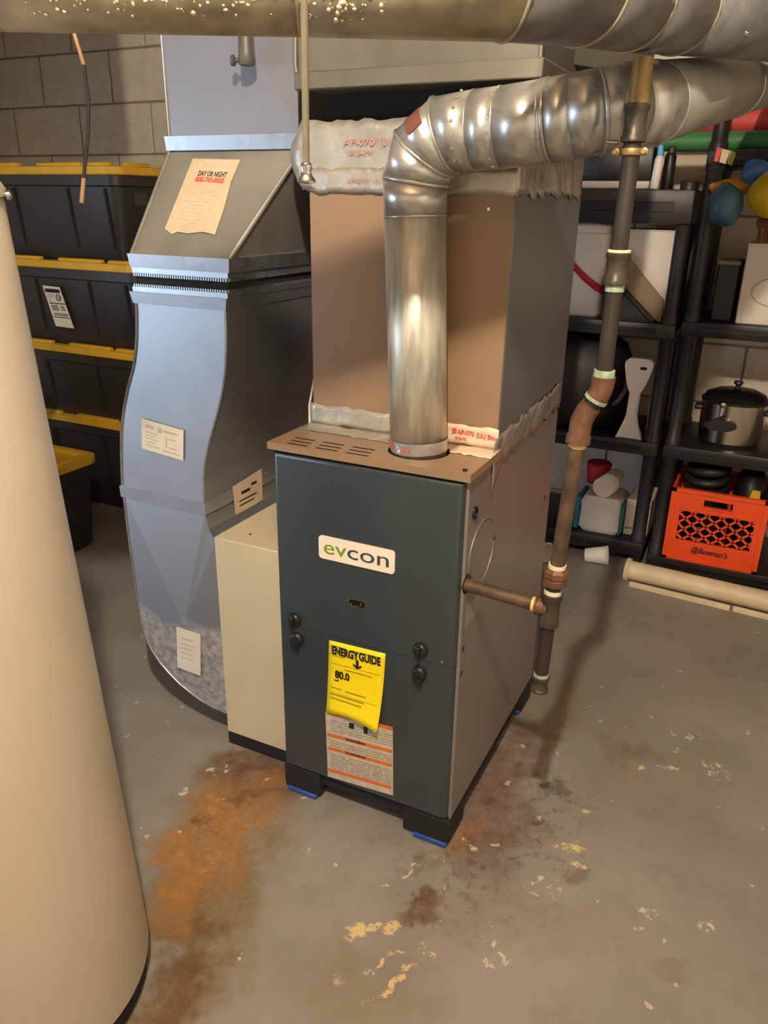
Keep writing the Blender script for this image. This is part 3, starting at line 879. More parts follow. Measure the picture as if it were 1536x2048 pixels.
# red warning sticker on the elbow
c0, c1 = Vector(fpath[3]), Vector(fpath[4])
dd = (c1 - c0).normalized()
bm = bmesh.new()
R0, R1 = [], []
side = V(0, -1, 0); upv = side.cross(dd).normalized()
if upv.z < 0: upv = -upv
for k in range(7):
    a = math.radians(22 + 9.5 * k)
    n_ = side * math.cos(a) + upv * math.sin(a)
    R0.append(bm.verts.new(c0 + dd * 0.008 + n_ * 0.0579)); R1.append(bm.verts.new(c1 - dd * 0.006 + n_ * 0.0579))
for k in range(6): bm.faces.new((R0[k], R0[k + 1], R1[k + 1], R1[k]))
mat('sticker_brown', srgb(116, 72, 60), 0.45, 0, 0.1, 30)
obj('sticker', bm, 'sticker_brown', fl, 180, label='reddish brown sticker on the elbow')
# printed tape wrapped round the foot of the riser
bm = bmesh.new()
lathe(bm, (0.2715, 0.0822, 0.829), (V(0.250, 0.085, 1.223) - V(0.272, 0.082, 0.80)), [(0.0533, 0), (0.0536, 0.010), (0.0533, 0.022)], 36, False)
tf = obj('foot_tape', bm, 'foil', fl, 60)
for k in range(7):
    a = math.radians(-80 + 12 * k) + (0.12 if k > 3 else 0)
    p = V(0.2705, 0.0822, 0.835) + V(math.sin(a), -math.cos(a), 0) * 0.0537
    text('red_print', '181B-FX'[k], p, V(math.cos(a), math.sin(a), 0), Z, 0.012, 'ink_red', tf, 0.0003)

# ================================================================ round overhead duct
rd = thing('overhead_round_duct', (0.3, -0.37, 1.40), 'long dull round metal duct crossing overhead in front of everything', 'duct')
rpath = [(-1.6, -1.22, 1.489), (-0.80, -0.875, 1.485), (0.024, -0.503, 1.483), (0.311, -0.366, 1.482), (0.502, -0.255, 1.483), (0.560, -0.160, 1.489), (0.585, -0.02, 1.501), (0.620, 0.150, 1.519), (0.745, 0.560, 1.559), (1.15, 1.90, 1.691)]
rrad = [0.0635] * 6 + [0.062, 0.061, 0.061, 0.061]
rr_ = mitre_rings(rpath, rrad, 36)
rn = ['duct_section'] * 4 + ['elbow_gore'] * 2 + ['elbow_gore'] + ['duct_section'] * 2
for i, nm in enumerate(rn):
    bm = bmesh.new(); loft(bm, [rr_[i], rr_[i + 1]], False, False)
    o = obj(nm, bm, 'duct_dusty' if i < 4 else 'duct_blue', rd, 60)
    sm = o.modifiers.new('thickness', 'SOLIDIFY'); sm.thickness = 0.001; sm.offset = -1
for i in (1, 3, 4, 5, 6, 7, 8):
    tube('seam_bead', rr_[i], 0.0022, 'duct_dusty', rd, 6, True)
# lengthwise lock seam and screws
d0 = Vector(rpath[3]) - Vector(rpath[0])
tube('lock_seam', [Vector(p) + V(0.38, -0.82, -0.42).normalized() * 0.0636 for p in rpath[:4]], 0.0022, 'duct_dusty', rd)
for p, n_ in ((Vector(rpath[4]) + V(-0.055, -0.03, 0), V(0.45, -0.80, -0.35)), (Vector(rpath[6]), V(0.9, -0.35, -0.2)), (Vector(rpath[7]) + V(0.04, 0.13, 0.013), V(0.75, -0.3, -0.55))):
    n_.normalize(); lathe_obj('screw', p + n_ * 0.060, n_, [(0.005, 0), (0.005, 0.003), (0.003, 0.005)], 'chrome', rd, 10)
# crusty plaster drips stuck to the duct
bm = bmesh.new()
rg = random.Random(11)
ax = (Vector(rpath[3]) - Vector(rpath[2])).normalized()
s1 = V(0.42, -0.90, 0).normalized(); s1 = (s1 - ax * s1.dot(ax)).normalized(); s2 = s1.cross(ax).normalized()
if s2.z > 0: s2 = -s2
for k in range(260):
    t = rg.uniform(-0.55, 0.95)
    a = math.radians(rg.uniform(22, 58) if t > 0.0 else rg.uniform(24, 44))
    t = rg.uniform(0.12, 1.42)
    p = Vector(rpath[2]).lerp(Vector(rpath[3]), t) if t < 1 else Vector(rpath[3]).lerp(Vector(rpath[4]), t - 1)
    n_ = s1 * math.cos(a) + s2 * math.sin(a)
    r0 = rg.uniform(0.0008, 0.0042) * (1.0 if rg.random() < 0.3 else 0.6) * (0.7 if t < 0.7 else 1.0)
    m4 = Matrix.Translation(p + n_ * 0.0638) @ n_.to_track_quat('Z', 'Y').to_matrix().to_4x4() @ Matrix.Diagonal((1, rg.uniform(0.7, 1.8), 0.3, 1))
    bmesh.ops.create_icosphere(bm, subdivisions=1, radius=r0, matrix=m4)
obj('plaster_specks', bm, 'spot_dust', rd, 180, kind='stuff')

# ================================================================ return air duct (left)
ra = thing('return_air_duct', (-0.3, 0.3, 0.08), 'galvanised return duct with S-curved drop and papers stuck on it', 'duct')
DY0, DY1 = 0.075, 0.52
zl = np.array([0.605, 0.631, 0.681, 0.756, 0.816, 0.868, 0.919, 0.973, 1.032, 1.06])
xl = np.array([-0.472, -0.472, -0.467, -0.458, -0.442, -0.422, -0.397, -0.383, -0.375, -0.374])
zr = np.array([0.605, 0.646, 0.72, 0.792, 0.846, 0.914, 0.993, 1.06])
xr = np.array([-0.235, -0.235, -0.227, -0.203, -0.18, -0.158, -0.148, -0.146])
zz = np.linspace(0.605, 1.060, 40)
def sm_(z, x):
    v = np.interp(np.linspace(0.56, 1.105, 60), z, x)
    for _ in range(6): v[1:-1] = (v[:-2] + 2 * v[1:-1] + v[2:]) / 4
    return np.interp(zz, np.linspace(0.56, 1.105, 60), v)
XLp, XRp = sm_(zl, xl), sm_(zr, xr)
bm = bmesh.new()
loft(bm, [[V(a, DY0, z), V(b, DY0, z), V(b, DY1, z), V(a, DY1, z)] for a, b, z in zip(XLp, XRp, zz)], False, False)
obj('offset_duct', bm, 'galv_duct', ra, 30, label='S-curved offset duct with a bluish sheen')
tube('lock_seam', [V(a, DY0 - 0.001, z) for a, z in zip(XLp, zz)], 0.0028, 'galv', ra, 6)
tube('lock_seam', [V(b, DY0 - 0.001, z) for b, z in zip(XRp, zz)], 0.0028, 'galv', ra, 6)
# boot curving into the filter cabinet, front sheet cross-broken
bl = [(-0.471, 0.607), (-0.471, 0.545), (-0.470, 0.488), (-0.468, 0.430), (-0.467, 0.375), (-0.466, 0.325), (-0.462, 0.270), (-0.452, 0.232), (-0.434, 0.198), (-0.412, 0.170), (-0.385, 0.147), (-0.355, 0.126), (-0.322, 0.110), (-0.290, 0.0975), (-0.255, 0.090), (-0.2135, 0.086)]
poly = bl + [(-0.2135, 0.30), (-0.2135, 0.545), (-0.228, 0.570), (-0.236, 0.607)]
bm = bmesh.new()
apex = bm.verts.new((-0.313, DY0 - 0.013, 0.311))
fr = [bm.verts.new((x, DY0, z)) for x, z in poly]
bk = [bm.verts.new((x, DY1, z)) for x, z in poly]
n = len(poly)
for i in range(n):
    j = (i + 1) % n
    bm.faces.new((fr[j], fr[i], apex))
    bm.faces.new((fr[i], fr[j], bk[j], bk[i]))
obj('elbow_boot', bm, 'galv_bloomed', ra, label='rounded lower boot with cross-broken front and mottled foot')
tube('lock_seam', [V(x, DY0 - 0.001, z) for x, z in bl], 0.0026, 'galv', ra, 6)
def band(nm, z0, z1, a0, a1, b0, b1, fy0, fy1, m_='galv', y1=None):
    y1 = y1 or DY1 + 0.004
    bm = bmesh.new()
    loft(bm, [[V(a0, fy0, z0), V(b0, fy0, z0), V(b0, y1, z0), V(a0, y1, z0)], [V(a1, fy1, z1), V(b1, fy1, z1), V(b1, y1, z1), V(a1, y1, z1)]])
    return obj(nm, bm, m_, ra)
band('joint_band', 0.605, 0.632, -0.476, -0.477, -0.231, -0.230, 0.0705, 0.0700, 'galv_duct')
band('joint_band', 1.051, 1.074, -0.379, -0.385, -0.144, -0.139, 0.0710, 0.0690, 'galv_duct')
band('connector_flange', 1.074, 1.0845, -0.378, -0.378, -0.138, -0.138, 0.0725, 0.0725)
band('canvas_collar', 1.0845, 1.112, -0.374, -0.372, -0.142, -0.138, 0.079, 0.079, 'canvas')
band('connector_flange', 1.112, 1.1225, -0.374, -0.374, -0.134, -0.134, 0.0715, 0.0715)
band('joint_band', 1.1225, 1.149, -0.376, -0.379, -0.130, -0.126, 0.070, 0.067)
bm = bmesh.new()
for k in range(40):
    x = -0.371 + k * 0.00588
    bx(bm, x, x + 0.0031, 0.0715, 0.0775, 1.1055, 1.1125)
    bx(bm, x - 0.003, x + 0.0001, 0.0725, 0.0785, 1.0840, 1.0900)
for k in range(60):
    y = 0.078 + k * 0.0072
    bx(bm, -0.1395, -0.1335, y, y + 0.0036, 1.1055, 1.1125)
    bx(bm, -0.1435, -0.1375, y, y + 0.0036, 1.0840, 1.0900)
obj('crimp_teeth', bm, 'galv', ra, kind='stuff')
# sloping transition up to the riser
bm = bmesh.new()
A = [V(-0.374, 0.075, 1.148), V(-0.130, 0.075, 1.148), V(-0.130, DY1, 1.148), V(-0.374, DY1, 1.148)]
B = [V(-0.376, 0.220, 1.346), V(-0.052, 0.220, 1.346), V(-0.052, DY1, 1.346), V(-0.376, DY1, 1.346)]
loft(bm, [A, B], False, False)
obj('transition', bm, 'galv_old', ra, label='dull sloping transition')
tube('lock_seam', [A[1] + V(0, -0.002, 0), B[1] + V(0, -0.002, 0)], 0.0042, 'galv_old', ra, 6)
tube('lock_seam', [A[0] + V(0, -0.002, 0), B[0] + V(0, -0.002, 0)], 0.0032, 'galv_old', ra, 6)
band('joint_band', 1.346, 1.373, -0.380, -0.382, -0.049, -0.053, 0.213, 0.211, 'galv')
# riser with cross-broken front sheet
bm = bmesh.new()
ux0, ux1, uy, uz0, uz1 = -0.3745, -0.0600, 0.220, 1.373, 2.30
q = [V(ux0, uy, uz0), V(ux1, uy, uz0), V(ux1, uy, uz1), V(ux0, uy, uz1)]
vs = [bm.verts.new(p) for p in q]; vb = [bm.verts.new(p + V(0, DY1 - uy, 0)) for p in q]
ap = bm.verts.new((-0.2255, uy - 0.007, 1.640))
for i in range(4):
    j = (i + 1) % 4
    bm.faces.new((vs[i], vs[j], ap)); bm.faces.new((vs[j], vs[i], vb[i], vb[j]))
bm.faces.new(vb)
obj('riser_duct', bm, 'galv_smooth', ra, label='pale grey vertical riser with cross creases')
tube('lock_seam', [V(ux0, uy - 0.001, uz0), V(ux0, uy - 0.001, uz1)], 0.003, 'galv_smooth', ra, 6)
box('ceiling_collar', ux0 - 0.02, ux1 + 0.02, uy - 0.02, DY1 + 0.02, 2.30, ZC, 'galv_old', ra)
# papers on the duct
so = V(-0.374, 0.075, 1.148); su = V(0, 0.145, 0.198).normalized(); sn = X.cross(su)
note = plate_on('paper_note', so + sn * 0.0016, X, su, [(0.068, 0.2237), (0.13, 0.2215), (0.1876, 0.2203), (0.184, 0.17), (0.190, 0.11), (0.1915, 0.0496), (0.16, 0.055), (0.125, 0.050), (0.098, 0.053), (0.086, 0.047), (0.0637, 0.0587), (0.066, 0.14)], 0.0012, 'paper', ra, label='torn tan paper note with black and red lettering')
no = so + sn * 0.003
ir = V(1, -0.03, -0.045); iu = su
text('lettering', 'DAY OR NIGHT', no + X * 0.096 + su * 0.1830, ir, iu, 0.0165, 'ink_black', note, 0.0003, 0.072)
text('lettering', '800-743-8000', no + X * 0.095 + su * 0.1690, ir, iu, 0.0165, 'ink_red', note, 0.0006, 0.072)
bars('printed_line', no, ir, su, [(0.078, 0.178, 0.2090, 0.2150)], 'ink_faint', note)
rects = []
rg = random.Random(5)
for k in range(12):
    yv = 0.160 - k * 0.0082
    xs = 0.078 + rg.uniform(0, 0.02)
    while xs < 0.165:
        xe = min(xs + rg.uniform(0.012, 0.04), 0.178)
        rects.append((xs, xe, yv, yv + 0.0034)); xs = xe + 0.004
bars('printed_line', no, ir, su, rects, 'ink_faint', note)
lb = plate_on('paper_label', (0, 0.0722, 0), X, Z, [(-0.389, 0.804), (-0.274, 0.792), (-0.282, 0.723), (-0.397, 0.734)], 0.0010, 'paper_white', ra, label='white service label on the S-curved duct')
bars('handwriting', (-0.395, 0.0710, 0.735), V(1, 0, -0.1), V(0.1, 0, 1), [(0.010, 0.034, 0.052, 0.0585), (0.044, 0.056, 0.047, 0.060), (0.06, 0.10, 0.052, 0.0565), (0.010, 0.045, 0.040, 0.0425), (0.010, 0.04, 0.033, 0.0352), (0.010, 0.048, 0.026, 0.0282), (0.010, 0.038, 0.018, 0.0205), (0.010, 0.05, 0.010, 0.0125), (0.066, 0.070, 0.018, 0.042), (0.074, 0.095, 0.038, 0.0405), (0.075, 0.098, 0.018, 0.0205), (0.058, 0.105, 0.008, 0.0105)], 'ink_faint', lb)
l2 = plate_on('paper_label', (0, 0.0630, 0), X, Z, [(-0.337, 0.299), (-0.266, 0.297), (-0.276, 0.180), (-0.346, 0.184)], 0.0012, 'paper_white', ra, label='small white label on the boot')
bars('printed_line', (-0.345, 0.0617, 0.186), V(1, 0, 0), V(0.08, 0, 1), [(0.012, 0.05, 0.085, 0.089), (0.012, 0.055, 0.070, 0.073), (0.012, 0.045, 0.058, 0.061), (0.012, 0.05, 0.045, 0.048), (0.012, 0.05, 0.03, 0.033)], 'ink_faint', l2)
plate_on('paper_label', (-0.160, 0, 0), V(0, 1, 0), V(-0.12, 0, 1), [(0.29, 0.915), (0.352, 0.912), (0.335, 0.830), (0.235, 0.830)], 0.001, 'label_grey', ra)
pp = plate_on('paper_label', (-0.2288, 0, 0), Y, Z, [(0.170, 0.640), (0.285, 0.650), (0.285, 0.572), (0.176, 0.562)], 0.0012, 'paper', ra, label='tan paper tag on the duct side')
bars('printed_line', (-0.2272, 0, 0), Y, Z, [(0.20, 0.235, 0.612, 0.619), (0.24, 0.262, 0.622, 0.628), (0.19, 0.26, 0.596, 0.599), (0.19, 0.25, 0.585, 0.588)], 'ink_black', pp)

# ================================================================ trunk added out of view to shade the left back wall
dt = thing('unseen_shade_trunk', (-1.8, 0.37, 1.80), 'added unseen sheet metal trunk under the ceiling, shading the left wall', 'duct')
box('trunk_body', -3.05, -0.81, 0.22, 0.52, 1.80, 2.30, 'galv_old', dt, 0.002, 1)
for xx in (-2.6, -1.75, -0.95):
    box('hanger_strap', xx, xx + 0.03, 0.216, 0.524, 1.797, ZC, 'galv', dt)

# ================================================================ filter cabinet
fc = thing('filter_cabinet', (-0.106, 0.3, 0), 'cream metal filter cabinet between furnace and return duct', 'cabinet')
box('cabinet_body', -0.2125, -0.0015, 0.071, 0.56, 0.035, 0.556, 'cream', fc, 0.002, 1)
box('base_rail', -0.212, -0.002, 0.073, 0.56, 0.0, 0.036, 'black_matte', fc)
for xx, zz_ in ((-0.04, 0.06),):
    lathe_obj('screw', (xx, 0.071, zz_), (0, -1, 0), [(0.003, 0), (0.002, 0.0015)], 'fitting_dark', fc, 8)
lathe_obj('screw', (-0.15, 0.12, 0.556), (0, 0, 1), [(0.004, 0), (0.003, 0.002)], 'chrome', fc, 8)
lathe_obj('screw', (-0.06, 0.15, 0.556), (0, 0, 1), [(0.004, 0), (0.003, 0.002)], 'chrome', fc, 8)

# ================================================================ gas pipe
gp = thing('gas_pipe', (0.56, 0.013, 0.43), 'rusty iron gas pipe with tee and drip leg beside furnace', 'gas pipe')
gy = 0.012
def pipe(a, b, r, m_, nm='pipe_length'): return cyl_obj(nm, a, b, r, m_, gp, n=20)
def fit(nm, a, b, r, m_='fitting'):
    a, b = Vector(a), Vector(b); L = (b - a).length
    return lathe_obj(nm, a, b - a, [(r * 0.82, 0), (r, 0.001), (r, L * 0.16), (r * 0.88, L * 0.22), (r * 0.86, L * 0.5), (r * 0.88, L * 0.78), (r, L * 0.84), (r, L - 0.001), (r * 0.82, L)], m_, gp, 22)
def dope(a, b, r, m_='dope'): return cyl_obj('thread_sealant', a, b, r, m_, gp, n=18)
pipe((0.392, 0.020, 0.607), (0.545, gy, 0.602), 0.0120, 'iron_rust', 'supply_arm')
dope((0.527, gy, 0.6026), (0.534, gy, 0.6024), 0.0135, 'dope_yellow')
fit('tee_branch', (0.532, gy, 0.602), (0.556, gy, 0.602), 0.0172)
fit('tee', (0.5585, gy, 0.570), (0.5605, gy, 0.632), 0.0185, 'fitting_dark')
pipe((0.5550, gy, 0.455), (0.5585, gy, 0.575), 0.0125, 'iron', 'drip_leg')
dope((0.5552, gy, 0.4615), (0.5555, gy, 0.470), 0.0135, 'dope_green')
fit('drip_cap', (0.5545, gy, 0.432), (0.5552, gy, 0.464), 0.0165, 'fitting_dark')
dope((0.5607, gy, 0.631), (0.5609, gy, 0.639), 0.0152, 'dope')
pipe((0.5605, gy, 0.63), (0.563, gy, 0.672), 0.0130, 'iron')
bm = bmesh.new()
lathe(bm, (0.5620, gy, 0.648), (0.02, 0, 1), [(0.017, 0), (0.0215, 0.002), (0.0215, 0.013), (0.019, 0.015), (0.0225, 0.017), (0.0225, 0.028), (0.018, 0.033)], 8)
obj('union', bm, 'fitting', gp)
dope((0.5633, gy, 0.680), (0.5637, gy, 0.688), 0.0150, 'dope')
pipe((0.563, gy, 0.67), (0.5755, gy, 0.906), 0.0128, 'iron_rust')
dope((0.5745, gy, 0.896), (0.5753, gy, 0.905), 0.0138, 'dope_yellow')
# lower elbow, offset nipple, upper elbow
def bend(nm, pts, rads, m_):
    bm = bmesh.new(); loft(bm, mitre_rings(pts, rads, 20)); return obj(nm, bm, m_, gp, 60)
bend('elbow', [(0.5752, gy, 0.903), (0.5756, gy, 0.914), (0.576, gy, 0.918), (0.5775, gy, 0.940), (0.584, gy, 0.957), (0.5905, gy, 0.966)], [0.0195, 0.0195, 0.0172, 0.0175, 0.0172, 0.0165], 'fitting')
pipe((0.588, gy, 0.963), (0.5985, gy, 0.982), 0.0135, 'iron', 'offset_nipple')
dope((0.5945, gy, 0.974), (0.5970, gy, 0.979), 0.0185, 'dope_green')
bend('elbow', [(0.5950, gy, 0.976), (0.6005, gy, 0.986), (0.6030, gy, 0.996), (0.6034, gy, 1.012)], [0.0178, 0.0172, 0.0172, 0.0185], 'fitting')
dope((0.6034, gy, 1.011), (0.6035, gy, 1.022), 0.0160, 'dope_green')
pipe((0.6033, gy, 1.010), (0.604, gy, 1.160), 0.0122, 'iron')
fit('coupling', (0.6040, gy, 1.146), (0.6042, gy, 1.192), 0.0175, 'fitting_dark')
dope((0.6042, gy, 1.190), (0.6042, gy, 1.195), 0.0165, 'dope')
dope((0.6040, gy, 1.137), (0.6040, gy, 1.147), 0.0138, 'dope_green')
pipe((0.6041, gy, 1.19), (0.605, gy, 1.335), 0.0120, 'iron', 'pipe_length')
fit('coupling', (0.6050, gy, 1.334), (0.6052, gy, 1.382), 0.0172, 'fitting_dark')
pipe((0.6052, gy, 1.38), (0.606, gy, 1.436), 0.0135, 'brass', 'pipe_length')
# hanger clamp with bolts
bm = bmesh.new(); lathe(bm, (0.605, gy, 1.318), (0, 0, 1), [(0.0145, 0), (0.0152, 0.001), (0.0152, 0.008), (0.0145, 0.009)], 20)
obj('hanger_clamp', bm, 'brass', gp, 40)
for dx in (-0.019, 0.019):
    lathe_obj('clamp_bolt', (0.605 + dx, gy - 0.010, 1.322), (0, -1, 0), [(0.0055, 0), (0.0055, 0.005), (0.003, 0.006), (0.003, 0.010)], 'brass', gp, 8)
cyl_obj('clamp_bolt', (0.585, gy, 1.335), (0.570, gy, 1.336), 0.003, 'chrome', gp, n=8)

# ================================================================ water heater (left foreground)
lean = V(-0.036, -0.028, 1.0).normalized()
wb0 = V(-0.124, -0.617, 0.0)
wh = thing('water_heater', wb0, 'large beige cylindrical water heater tank filling the left foreground', 'water heater')
def wp(h): return wb0 + lean * h
lathe_obj('tank_body', wp(0.035), lean, [(0.196, 0), (0.208, 0.004), (0.210, 0.015), (0.210, 1.205), (0.207, 1.215)], 'tank', wh, 72, 30)
lathe_obj('base_ring', wb0, lean, [(0.200, 0.002), (0.203, 0.006), (0.203, 0.036)], 'black_matte', wh, 64)
lathe_obj('top_cap', wp(1.245), lean, [(0.213, 0), (0.214, 0.010), (0.208, 0.020), (0.10, 0.030), (0.0, 0.032)], 'tank', wh, 64)
lathe_obj('draft_hood', wp(1.275), lean, [(0.045, 0), (0.045, 0.045), (0.038, 0.06), (0.038, 0.11)], 'galv', wh, 24)
kx = wp(1.262) + V(0.16, 0.13, 0)
lathe_obj('cap_screw', wp(1.256) + V(0.150, 0.152, 0.0), V(0.65, 0.75, 0.1), [(0.006, 0), (0.006, 0.004), (0.003, 0.006)], 'chrome', wh, 12)

# ================================================================ lamp on the ceiling with its pull cord
LX, LY, LZ = 0.735, -1.22, 2.19
lp = thing('ceiling_lamp', (LX, LY, LZ - 0.03), 'bare bulb ceiling lamp above the viewer', 'lamp')
lathe_obj('lamp_holder', (LX, LY, ZC), (0, 0, -1), [(0.055, 0), (0.055, 0.012), (0.030, 0.03), (0.026, 0.09)], 'porcelain', lp, 24)
bm = bmesh.new()
bmesh.ops.create_uvsphere(bm, u_segments=20, v_segments=14, radius=0.030, matrix=Matrix.Translation((LX, LY, LZ)))
cyl(bm, (LX, LY, LZ + 0.025), (LX, LY, LZ + 0.085), 0.017, 0.015, 16)
obj('bulb', bm, 'bulb', lp, 60)
pc = thing('pull_cord', (0.6068, -0.8435, 1.258), 'thin pale pull cord with small chrome bell hanging near viewer', 'pull cord')
tube('cord', [(0.6055, -0.842, 1.270), (0.6075, -0.8445, 1.31), (0.6095, -0.847, 1.36), (0.611, -0.851, 1.60), (0.625, -0.88, 2.0), (0.640, -0.90, 2.355)], 0.0018, 'cord', pc, 8)
lathe_obj('bell_end', (0.6052, -0.8415, 1.2630), (0, 0, 1), [(0.0, -0.0005), (0.0048, 0.0), (0.0044, 0.0016), (0.0030, 0.0030), (0.0024, 0.0052), (0.0030, 0.0066), (0.0026, 0.0084), (0.0015, 0.0096)], 'chrome', pc, 20)

# ================================================================ hanging wire, small valve stub, thermostat wire
hw = thing('hanging_wire', (-0.31, -0.08, 1.245), 'loose dark wire with bare copper ends hanging before totes', 'wire')
wpt = [V(-0.300, -0.09, 2.355), V(-0.305, -0.088, 1.62), V(-0.299, -0.086, 1.503), V(-0.296, -0.076, 1.461), V(-0.300, -0.070, 1.409), V(-0.306, -0.073, 1.36), V(-0.314, -0.077, 1.320), V(-0.320, -0.082, 1.285), V(-0.327, -0.087, 1.244)]
tube('wire_sleeve', wpt[3:8], 0.0032, 'wire_black', hw)
tube('copper_end', wpt[7:], 0.0038, 'copper', hw, label='bare copper tip')
tube('copper_end', wpt[:4], 0.0034, 'copper', hw)
vs_ = thing('valve_stub', (-0.141, 0.17, 1.48), 'dark grey pipe stub with small valve in front of riser', 'pipe')
lathe_obj('stub_pipe', (-0.141, 0.175, 1.485), (0, 0, 1), [(0.013, 0), (0.0155, 0.003), (0.0150, 0.02), (0.0135, 0.05), (0.0135, 0.87)], 'stub_grey', vs_, 18)
cyl_obj('valve_stem', (-0.150, 0.175, 1.495), (-0.166, 0.172, 1.494), 0.004, 'stub_grey', vs_, n=10)
lathe_obj('valve_knob', (-0.164, 0.172, 1.494), (-1, -0.3, 0), [(0.006, 0), (0.010, 0.003), (0.009, 0.008), (0.004, 0.010)], 'stub_grey', vs_, 14)
tw = tube('thermostat_wire', [(-0.006, 0.150, 0.82), (-0.012, 0.160, 0.86), (-0.006, 0.17, 0.91), (-0.004, 0.19, 0.99), (-0.003, 0.25, 1.05)], 0.0022, 'wire_white')
setp(tw, 'thin white cable at left edge of tan cabinet', 'cable')

# ================================================================ totes (left background)
def tote(x0, x1, y0, y1, z0, zl, label, group='black totes with yellow lids'):
    """z0 base, zl top of the lid rim"""
    t = thing('storage_tote', ((x0 + x1) / 2, (y0 + y1) / 2, z0), label, 'tote', group)
    bm = bmesh.new()
    ti = 0.035
    zt = zl - 0.020
    def ring(ins, z, rad=0.05):
        return [V(a, b, z) for a, b in rrect(x0 + ins, x1 - ins, y0 + ins, y1 - ins, rad, 4)]
    loft(bm, [ring(ti + 0.014, z0, 0.04), ring(ti, z0 + 0.02, 0.045), ring(0.018, zt - 0.05), ring(0.010, zt - 0.045), ring(0.010, zt)])
    body = obj('tub', bm, 'tote_black', t, 35)
    # moulded ribs and panel outlines on the long front face
    for xx in (x0 + 0.20, x1 - 0.26 - 0.0, x1 - 0.075):
        f0 = y0 + ti - 0.002; f1 = y0 + 0.016
        bm = bmesh.new()
        prism(bm, [V(xx, f0 - 0.002, z0 + 0.06), V(xx + 0.012, f0 - 0.002, z0 + 0.06), V(xx + 0.006, f1 - 0.004, zt - 0.055), V(xx - 0.006, f1 - 0.004, zt - 0.055)], (0, 0.008, 0))
        obj('rib', bm, 'black_matte', body)
    bm = bmesh.new()
    loft(bm, [ring(0.004, zl - 0.030, 0.055), ring(0.0, zl - 0.026, 0.055), ring(0.0, zl - 0.002, 0.055), ring(0.006, zl, 0.052), ring(0.035, zl, 0.045), ring(0.042, zl - 0.012, 0.04)])
    lid = obj('lid', bm, 'tote_yellow', t, 35)
    L = x1 - x0
    for a, b in ((0.05, 0.05 + 0.20), (L * 0.47, L * 0.47 + 0.22), (L - 0.14, L - 0.03)):
        box('raised_rim', x0 + a, x0 + b, y0 + 0.004, y0 + 0.028, zl - 0.001, zl + 0.012, 'tote_yellow', lid, 0.003, 1)
    for b0 in (0.06, y1 - y0 - 0.20):
        box('raised_rim', x1 - 0.028, x1 - 0.004, y0 + b0, y0 + b0 + 0.13, zl - 0.001, zl + 0.012, 'tote_yellow', lid, 0.003, 1)
    return t
TX = dict(y0=1.10, y1=1.56)
tA = tote(-2.12, -1.375, 1.10, 1.56, 1.0105, 1.358, 'topmost black tote of the stack, its yellow lid the highest')
tB = tote(-2.06, -1.315, 1.09, 1.55, 0.6825, 1.022, 'second black tote from the top, bearing a white label')
tC = tote(-2.06, -1.325, 1.09, 1.55, 0.3845, 0.694, 'third black tote from the top of the stack')
tD = tote(-2.08, -1.345, 1.10, 1.56, 0.0, 0.396, 'bottom black tote of the stack, standing on the floor')
tF = tote(-2.06, -1.360, 0.43, 0.86, 0.0, 0.360, 'low black tote in front of the stack, lid corner peeking past tank')
# label of the second tote, on its sloping front
lo_ = V(0, 1.108, 0.76); lu = V(0, -0.014, 0.16).normalized()
tl = plate_on('product_label', lo_, X, lu, [(-1.783, 0.006), (-1.684, 0.004), (-1.720, 0.163), (-1.812, 0.165)], 0.001, 'paper_white', tB, label='white product label on the tub')
lr2 = V(1, 0, 0)
ln_ = lr2.cross(lu)
def tb(nm, rects, m_): bars(nm, lo_ + ln_ * 0.0011, lr2, (lu - lr2 * 0.19).normalized(), [(a - 1.0 - 0.7800, b - 1.0 - 0.7800, c, d) for a, b, c, d in rects], m_, tl)
tb('printed_line', [(0.006, 0.085, 0.142, 0.157), (0.006, 0.095, 0.098, 0.102), (0.006, 0.094, 0.0425, 0.046)], 'ink_black')
tb('printed_line', [(0.010, 0.050, 0.132, 0.135), (0.010, 0.044, 0.124, 0.127), (0.012, 0.050, 0.070, 0.094), (0.012, 0.088, 0.050, 0.062), (0.014, 0.020, 0.108, 0.116)], 'ink_grey')
tb('printed_line', [(0.020, 0.075, 0.146, 0.152)], 'ink_grey')
tb('bar_code', [(0.062, 0.066, 0.072, 0.092), (0.069, 0.071, 0.072, 0.092), (0.074, 0.078, 0.072, 0.092), (0.081, 0.083, 0.072, 0.092)], 'ink_black')
rc = lo_ + ln_ * 0.0016 + X * (-1.735) + lu * 0.122
tube('round_mark', [rc + X * 0.012 * math.cos(t) + lu * 0.012 * math.sin(t) for t in [2 * PI * i / 20 for i in range(20)]], 0.0022, 'badge_dark', tl, 5, True)
text('lettering', '12', rc - X * 0.008 - lu * 0.006, X, lu, 0.016, 'badge_dark', tl, 0.0004)
# small faint label on the end of the topmost tote
plate_on('end_label', (-1.3935, 0, 0), Y, Z, [(1.20, 1.225), (1.27, 1.225), (1.27, 1.270), (1.20, 1.270)], 0.001, 'bin_grey', tA)
# grey bin standing on the low tote
gb = thing('lidded_bin', (-1.72, 0.62, 0.36), 'dark grey lidded bin standing on the low front tote', 'bin')
bm = bmesh.new()
loft(bm, [[V(a, b, z) for a, b in rrect(-1.98 + i_, -1.455 - i_, 0.50 + i_ * 0.4, 0.75 - i_ * 0.4, 0.05, 4)] for i_, z in ((0.05, 0.349), (0.012, 0.69), (0.010, 0.705))])
obj('bin_body', bm, 'bin_grey', gb, 35)
bm = bmesh.new()
loft(bm, [[V(a, b, z) for a, b in rrect(-1.99 + i_, -1.430 - i_, 0.49 + i_, 0.76 - i_, 0.055, 4)] for i_, z in ((0, 0.690), (0, 0.735), (0.012, 0.748))])
obj('bin_lid', bm, 'bin_grey', gb, 35)

